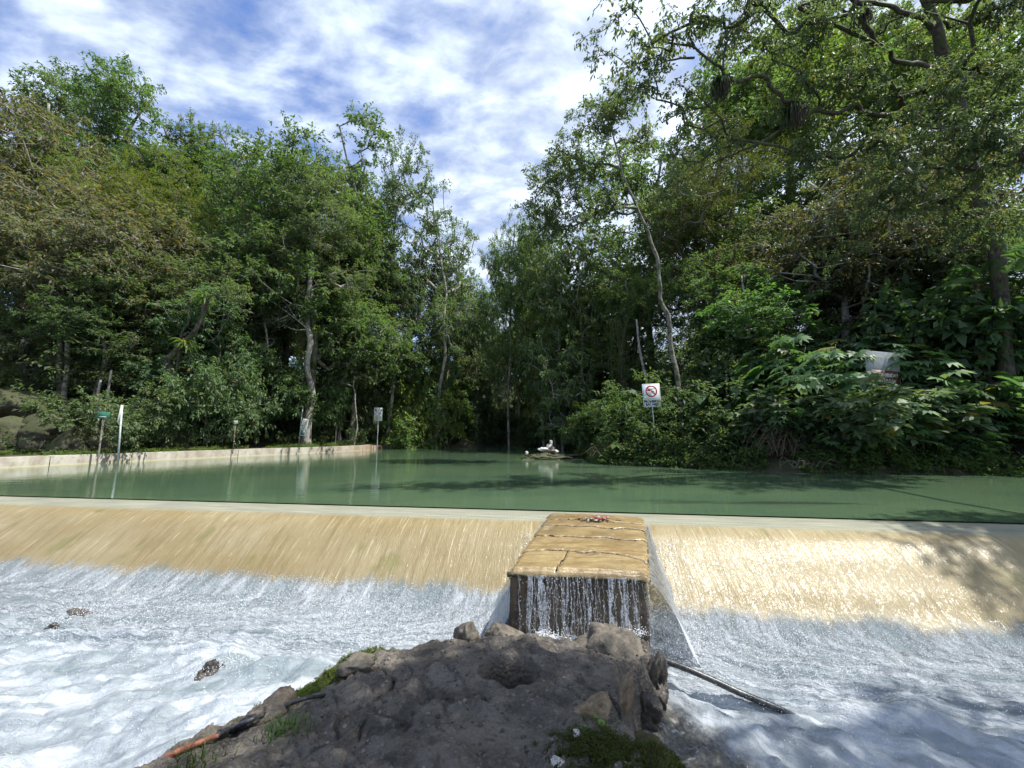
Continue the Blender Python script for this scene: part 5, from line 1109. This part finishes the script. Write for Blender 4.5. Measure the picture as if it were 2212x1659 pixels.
a = np.linspace(0, 2 * np.pi, 18, endpoint=False); mb.add(np.vstack([np.stack([np.cos(a) * .042 - .155, np.full(18, -.0135), np.sin(a) * .042 + .04], -1), [(-.155, -.0135, .04)]]), np.array([(18, i, (i + 1) % 18) for i in range(18)]))
for k_ in (0, 1):
    P = [(x, -.0125, -.065 - k_ * .045 + .012 * math.sin(x * 38)) for x in np.linspace(-.19, .17, 30)]; mb.tube(P, .007, 4)
sw = mb.build('swimmer_pictogram', navy, pn); sw.location.z = zt + .01; sw.scale = (W_ / .84,) * 3; sw.scale[1] = 1
text_mesh('PROHIBIDO', H_ * .135, navy, pn, (0, -.013, zc - H_ * .265), bold=.009); text_mesh('BAÑARSE', H_ * .135, navy, pn, (0, -.013, zc - H_ * .392), bold=.009)
# half hidden second sign
Y2 = 15.1; c0 = at_Y(1896, 798, Y2); s2 = thing('bathing_sign', (c0[0], Y2, tz(c0[0], Y2)), 'large white and red no bathing sign half hidden by jagged lobed leaves', 'sign'); z2 = c0[2] - s2.location.z
mb = MB(); mb.tube([(-.25, .04, -.3), (-.25, .04, z2)], .03, 8); mb.tube([(.3, .04, -.3), (.3, .04, z2)], .03, 8); mb.build('posts', wood, s2)
p2 = MB().box((0, 0, z2), (1.45, .02, 1.45), bev=.005).build('panel', plain('shaded_white_board', (.26, .29, .30), .5, nsc=5, c2=(.18, .20, .20)), s2); r2 = MB().box((.08, -.014, z2 - .34), (1.2, .006, .62)).build('red_panel', wood, p2)  # white board, its shade put into the grey base colour
text_mesh('PROHIBIDO', .20, boardw, r2, (.08, -.02, z2 - .22), bold=.004); text_mesh('BAÑARSE', .20, boardw, r2, (.08, -.02, z2 - .46), bold=.004)
s2.rotation_euler = (0, R(4), R(4))
# white pole with edge-on plate
Y3 = 17.2; b3 = at_Y(257, 981, Y3); t3 = at_Y(264, 875, Y3); s3 = thing('sign_pole', b3, 'tall white pole on the river wall carrying a narrow plate seen edge on', 'pole'); v = t3 - b3
mb = MB(); mb.tube([(0, 0, -.5), tuple(v)], .034, 12); mb.build('post', plain('white_post', (.50, .56, .58), .4), s3, True)
o = MB().box((0, 0, v[2] * .82), (.03, .40, v[2] * .36), Matrix.Rotation(R(4), 3, 'Y'), .004).build('plate', boardw, s3); o.rotation_euler.z = R(36); o.location = (v[0] * .6 - .09, 0, 0)
# green arrow sign
Y4 = 17.9; c4 = at_Y(223, 897, Y4); s4 = thing('arrow_sign', (c4[0], Y4, tz(c4[0], Y4)), 'small green board with a white arrow under the pale leaved bush', 'sign'); z4 = c4[2] - s4.location.z
mb = MB(); mb.tube([(0, .05, -.2), (-.03, .05, z4 * .5), (0, .04, z4)], .035, 8); mb.build('post', MBg, s4)
p4 = MB().box((0, 0, z4), (.58, .02, .32), Matrix.Rotation(R(2), 3, 'Y'), .004).build('board', grn, s4)
mb = MB(); mb.box((-.03, -.013, z4 - .07), (.28, .003, .035)); mb.add([(.10, -.014, z4 - .12), (.20, -.014, z4 - .07), (.10, -.014, z4 - .02)], np.array([(0, 1, 2)])); mb.build('arrow', boardw, p4)
mb = MB()
for k_, (x, z, w_) in enumerate(((0, .105, .30), (0, .055, .24), (0, .015, .3))): mb.box((x, -.0125, z4 + z), (w_, .002, .014))
mb.build('faded_lines', plain('faded_green', (.18, .36, .26), .6), p4)
# small brown post with a box
Y5 = 23.0; b5 = at_Y(503, 973, Y5); t5 = at_Y(504, 910, Y5); s5 = thing('post', b5, 'thin brown post with a small white box on top behind the wall', 'post'); h5 = t5[2] - b5[2]
MB().tube([(0, 0, -.2), (.01, 0, h5 * .45), (.03, 0, h5)], .026, 8).build('stake', rust, s5); MB().box((.03, -.02, h5 - .06), (.15, .14, .20), bev=.01).build('box', boardw, s5)
MB().tube([(.02, -.02, h5 * .3), (.07, -.02, h5 * .3)], .03, 6).build('clamp', galv, s5)
# leaning notice board by the white trunk
Y6 = 27.2; c6 = at_Y(657, 923, Y6); s6 = thing('notice_board', (c6[0], Y6, tz(c6[0], Y6)), 'tilted narrow white notice leaning against the white trunk', 'sign'); z6 = c6[2] - s6.location.z
p6 = MB().box((0, 0, z6), (.42, .03, 1.2), Matrix.Rotation(R(9), 3, 'Y'), .004).build('board', boardw, s6); yel = plain('faded_print', (.30, .30, .16), .6); blu = plain('blue_print', (.10, .2, .26), .6)
mb = MB(); rt = Matrix.Rotation(R(9), 3, 'Y')
for k_ in range(6): mb.box(tuple(Vector((0, -.019, z6)) + rt @ Vector((0, 0, .45 - k_ * .11))), (.30, .002, .05), rt)
mb.build('printed_lines', yel, p6); MB().box(tuple(Vector((-.02, -.019, z6)) + rt @ Vector((0, 0, -.38))), (.26, .002, .32), rt).build('printed_picture', blu, p6)
b7 = at_Y(645, 958, 27.6); s7 = thing('post', (b7[0], 27.6, tz(b7[0], 27.6)), 'thin dark grey post left of the tilted notice', 'post'); MB().tube([(0, 0, -.2), (.12, 0, 2.9)], .035, 8).build('stake', galv, s7, True)
# white ALTO notice
Y8 = 33.3; c8 = at_Y(817, 895, Y8); s8 = thing('stop_notice', (c8[0], Y8, tz(c8[0], Y8)), 'white notice on a pole at the end of the wall with dark capital heading', 'sign'); z8 = c8[2] - s8.location.z
MB().tube([(0, .04, -.3), (.02, .04, z8)], .04, 8).build('post', galv, s8, True); p8 = MB().box((0, 0, z8), (.72, .02, 1.15), bev=.004).build('panel', boardw, s8)
text_mesh('ALTO', .25, navy, p8, (0, -.013, z8 + .36), bold=.008); mb = MB()
for k_ in range(7): mb.box((.02 * (-1) ** k_, -.0125, z8 - .14 - .06 * k_), (.5 - .05 * (k_ % 3), .002, .022))
mb.build('printed_lines', yel, p8); mb = MB(); mb.tube(catmull([(-.2, -.014, z8 + .1), (-.05, -.014, z8 + .2), (.1, -.014, z8 + .02), (.22, -.014, z8 + .14)], 6), .02, 5); mb.build('printed_mark', navy, p8)
# trees close to the notice
sp2('tree', 'thin crooked sapling with pale patched stem left of the white notice', [base(768, 31.5)] + pl([(771, 920), (768, 890), (766, 850), (764, 835)], 31.5), .06, .03, [blob(740, 822, 32, 1.2, .5), blob(785, 815, 32.5, 1.1, .45)], 60, 46, .5, .16, ML, MBp, 121, low=.5)
# ------------------------------------------------------------------ boulders on the left bank, stones in the river
for px, py, Y_, d, sd, lb in ((60, 868, 20.5, (1.5, 1.2, 1.1), 71, 'big mossy boulder high at the left edge'), (95, 925, 19.0, (1.3, 1.0, .9), 72, 'mossy boulder in the middle of the left boulder heap'), (15, 935, 18.5, (1.2, 1.0, .8), 73, 'mossy boulder cut by the left edge of the picture'),
        (165, 935, 18.8, (1.1, .9, .9), 74, 'rounded mossy boulder behind the green sign'), (398, 945, 22.9, (1.0, .8, .95), 75, 'steep mossy boulder leaning on the mossy tree'), (320, 950, 22.0, (.9, .7, .5), 76, 'low mossy mound left of the mossy tree'), (225, 955, 19.2, (.6, .6, .7), 77, 'dark boulder at the foot of the green sign'), (800, 962, 33.5, (.9, .6, .35), 78, 'pale rubble heap at the foot of the white notice')):
    o = rock(px, py, Y_, d, sd, RM, lb, (0, 0, sd * .7), name='boulder'); o['category'] = 'boulder'; o.location.z = max(tz(o.location.x, Y_) + d[2] * .15, o.location.z - .3) if py < 930 else tz(o.location.x, Y_) + d[2] * .25
isl = at_z(1182, 990, 0)
def isl_rock(): 
    o = link('islet', rock_mesh(81, (1.45, .8, .26), 60, .7, 0), RM); o.location = (isl[0] - .05, isl[1], -.02); return tag(o, 'low mossy islet in the river below the right bank', 'islet')
isl_rock()
def st(px, py, d, sd, m_, lb, rot=(0, 0, 0)): p = at_Y(px, py, isl[1]); o = link('stone', rock_mesh(sd, d, 24, .35, 4), m_); o.location = p; o.rotation_euler = rot; return tag(o, lb, 'stone')
st(1176, 972, (.34, .25, .13), 91, RW, 'flat white stone at the base of the stacked stones on the islet', (0, .15, .3)); st(1193, 974, (.22, .2, .16), 92, RG, 'grey stone supporting the stack on the islet', (0, -.3, 0)); st(1187, 964, (.15, .14, .17), 93, RW, 'upright white stone in the middle of the islet stack')
st(1190, 956, (.09, .09, .13), 94, RW, 'small pointed white stone on top of the islet stack'); st(1201, 976, (.17, .14, .12), 95, RW, 'white black flecked stone at the right of the islet stack', (0, .5, 0)); st(1138, 979, (.11, .1, .10), 96, RW, 'single small white stone on the left end of the islet'); st(1163, 981, (.12, .1, .05), 97, RT, 'small tan stone lying on the middle of the islet')
under('moss', 'mossy weeds on the islet', lambda rs, n: np.stack([isl[0] + rs.normal(0, .62, n), isl[1] + rs.normal(0, .3, n), rs.uniform(.02, .18, n)], -1), 130, .06, .5, MLo, 301, 20, .12, (.8, .8, .6), 'moss')

# ------------------------------------------------------------------ plants on the mound
def on(x, y, dz=0): return np.array([x, y, mz(x, y) + dz])
# moss cushion
mm, q = mat('moss'); po = q.n('ShaderNodeTexCoord').outputs['Object']; n = q.noise(po, 16, 6, .7); n2 = q.noise(po, 3, 3)
out(q, q.n('ShaderNodeBsdfPrincipled', ins={'Base Color': q.mix(q.rng(n2, .45, .6, 0, .7), q.mix(q.rng(n, .35, .65), (.012, .018, .006), (.055, .068, .018)), (.085, .055, .018)), 'Roughness': .95, 'Normal': q.bump(n, 1., .05)}))
c0 = np.array([.84, 2.60, -.72])
o = link('moss_cushion', rock_mesh(131, (.25, .30, .20), 60, .22, 0), mm); o.location = tuple(c0); tag(o, 'thick green and rusty moss cushion on the lower right edge of the mound', 'moss')
rs = np.random.RandomState(5); N = 9000; d = unit(rs.normal(0, 1, (N, 3))); d = d[(d[:, 1] < .4)]
mb = MB(); B = np.array(o.location) + d * np.array((.235, .285, .19)) * rs.uniform(.9, 1.03, (len(d), 1)); leaf_geo(mb, B, d + rs.normal(0, .6, d.shape) + (0, 0, .3), rs.normal(0, 1, d.shape) + (0, -.5, 1), rs.uniform(.010, .026, len(d)), .008)
f = mb.build('moss_fronds', MLo, None); f.color = (.38, .42, .32, 1); tag(f, 'tiny moss fronds covering the cushion at the lower right', 'moss', kind='stuff')
def mossy_pts(cx, cy, sx_, sy_, ang=0.):
    def f(rs, n):
        a, b = rs.normal(0, sx_, n), rs.normal(0, sy_, n); x = cx + a * math.cos(ang) - b * math.sin(ang); y = cy + a * math.sin(ang) + b * math.cos(ang); return np.stack([x, y, mound(x, y) + .005], -1)
    return f
under('moss', 'strip of moss along the left shoulder of the mound', mossy_pts(-1.62, 4.0, .20, .035, .85), 300, .016, .5, MLo, 302, 24, .03, (.7, .8, .5), 'moss')
under('moss', 'moss and small weeds beside the left pipe', mossy_pts(-1.75, 3.62, .20, .06, .7), 160, .02, .4, MLo, 303, 22, .04, (.6, .75, .5), 'moss')
under('moss', 'dark moss and weeds at the bottom edge right of centre', mossy_pts(.55, 2.60, .14, .08), 420, .014, .5, MLo, 304, 30, .035, (.42, .46, .33), 'moss')
def grass(name, label, x, y, n, L_, seed, tint, spread=.06, lean=(0, 0), w_=.004):
    e = thing(name, on(x, y), label, 'grass'); rs = np.random.RandomState(seed); mb = MB(); m = 6
    for i in range(n):
        a = rs.uniform(0, 6.28); l = L_ * rs.uniform(.5, 1.1); o_ = np.array([math.cos(a) + lean[0], math.sin(a) + lean[1], 0]) * rs.uniform(.3, .9); b = np.array([rs.normal(0, spread), rs.normal(0, spread), -.01]); s_ = np.array([-math.sin(a), math.cos(a), 0]); V = []
        for j in range(m):
            t = j / (m - 1); c = b + o_ * l * t * t * .9 + np.array([0, 0, l * (t - .55 * t * t)]); V += [c - s_ * w_ * (1 - t), c + s_ * w_ * (1 - t)]
        mb.add(V, grid_faces(m, 2))
    f = mb.build('blades', MLp, e); f.color = (*tint, 1); return e
def onp(px, py):                     # point of the mound seen at this place
    d = ray(px, py); t = 1.0
    for _ in range(900):
        p = np.array([0, 0, CAMZ]) + d * t
        if p[2] < mz(p[0], p[1]): break
        t += .01
    return p
for px, py, n, L_, sd, lb, tn in ((600, 1590, 90, .22, 1, 'grass tuft below the taped joint of the left pipe', (.55, .7, .4)), (640, 1572, 50, .18, 2, 'smaller grass tuft right of the one by the taped joint', (.6, .8, .45)), (400, 1655, 40, .24, 3, 'thin grass at the bottom left corner of the mound', (.5, .65, .3)), (450, 1650, 26, .2, 4, 'few grass blades at the bottom edge left', (.6, .7, .3))):
    p = onp(px, py); grass('grass_tuft', lb, p[0], p[1], n, L_, sd, tn)
def broad_weed(label, px, py, n, L_, H_, seed, tint, asp=.5, name='weed'):
    p = onp(px, py); e = thing(name, p, label, 'weed'); rs = np.random.RandomState(seed); st_ = MB(); cb = MB()
    for i in range(n):
        a = i * 2.4 + rs.uniform(-.4, .4); h = H_ * rs.uniform(.35, 1.); top = np.array([math.cos(a) * H_ * .25, math.sin(a) * H_ * .25 - .02, h]); st_.tube([(0, 0, -.02), tuple(top * (.3, .3, .6)), tuple(top)], [.003, .0025, .002], 5); l = L_ * rs.uniform(.65, 1.1)
        D = unit(np.array([math.cos(a), math.sin(a), rs.uniform(-.6, .1)])); Sd = unit(np.cross(D, [0, 0, 1.])); Nn = np.cross(Sd, D); V = []; m = 9
        for j in range(m):
            t = j / (m - 1); wv_ = l * asp * .5 * (math.sin(math.pi * t ** .75) ** .8 if 0 < t < 1 else .0) * (1 + .08 * (-1) ** j); c = top + D * l * t - Nn * l * .3 * t * t; V += [c - Sd * wv_ + Nn * wv_ * .25, c, c + Sd * wv_ + Nn * wv_ * .25]
        cb.add(V, grid_faces(m, 3))
    st_.build('stem', MLp, e); f = cb.build('leaves', MLp, e, True); f.color = (*tint, 1); return e
def weed_at(label, px, py, Y, *a, **k):
    e = broad_weed(label, px, py, *a, **k); e.location = at_Y(px, py, Y); return e
weed_at('bright green weed with broad pointed leaves beside the ribbed tan rock', 1275, 1608, 2.86, 9, .13, .17, 1, (1.3, 1.5, .8))
weed_at('small spiky leaved weed left of the white stone near the bottom edge', 1185, 1632, 2.72, 12, .085, .05, 2, (1.1, 1.3, .6), asp=.2)
weed_at('drooping grey green weed in front of the moss cushion', 1262, 1640, 2.74, 6, .10, .10, 3, (.55, .75, .6))
weed_at('small weed sprouting at the bottom edge left of the moss', 1215, 1662, 2.62, 6, .07, .06, 4, (.8, .95, .4), asp=.3)
weed_at('thin stemmed weed right of the bright green one', 1318, 1600, 2.95, 5, .06, .16, 5, (.8, 1., .6))
weed_at('creeping weed leaf over the left pipe', 590, 1573, 3.4, 6, .13, .05, 6, (.8, .9, .4), asp=.35)
print('objects', len(bpy.data.objects), 'tris~', sum(len(m.polygons) for m in bpy.data.meshes))
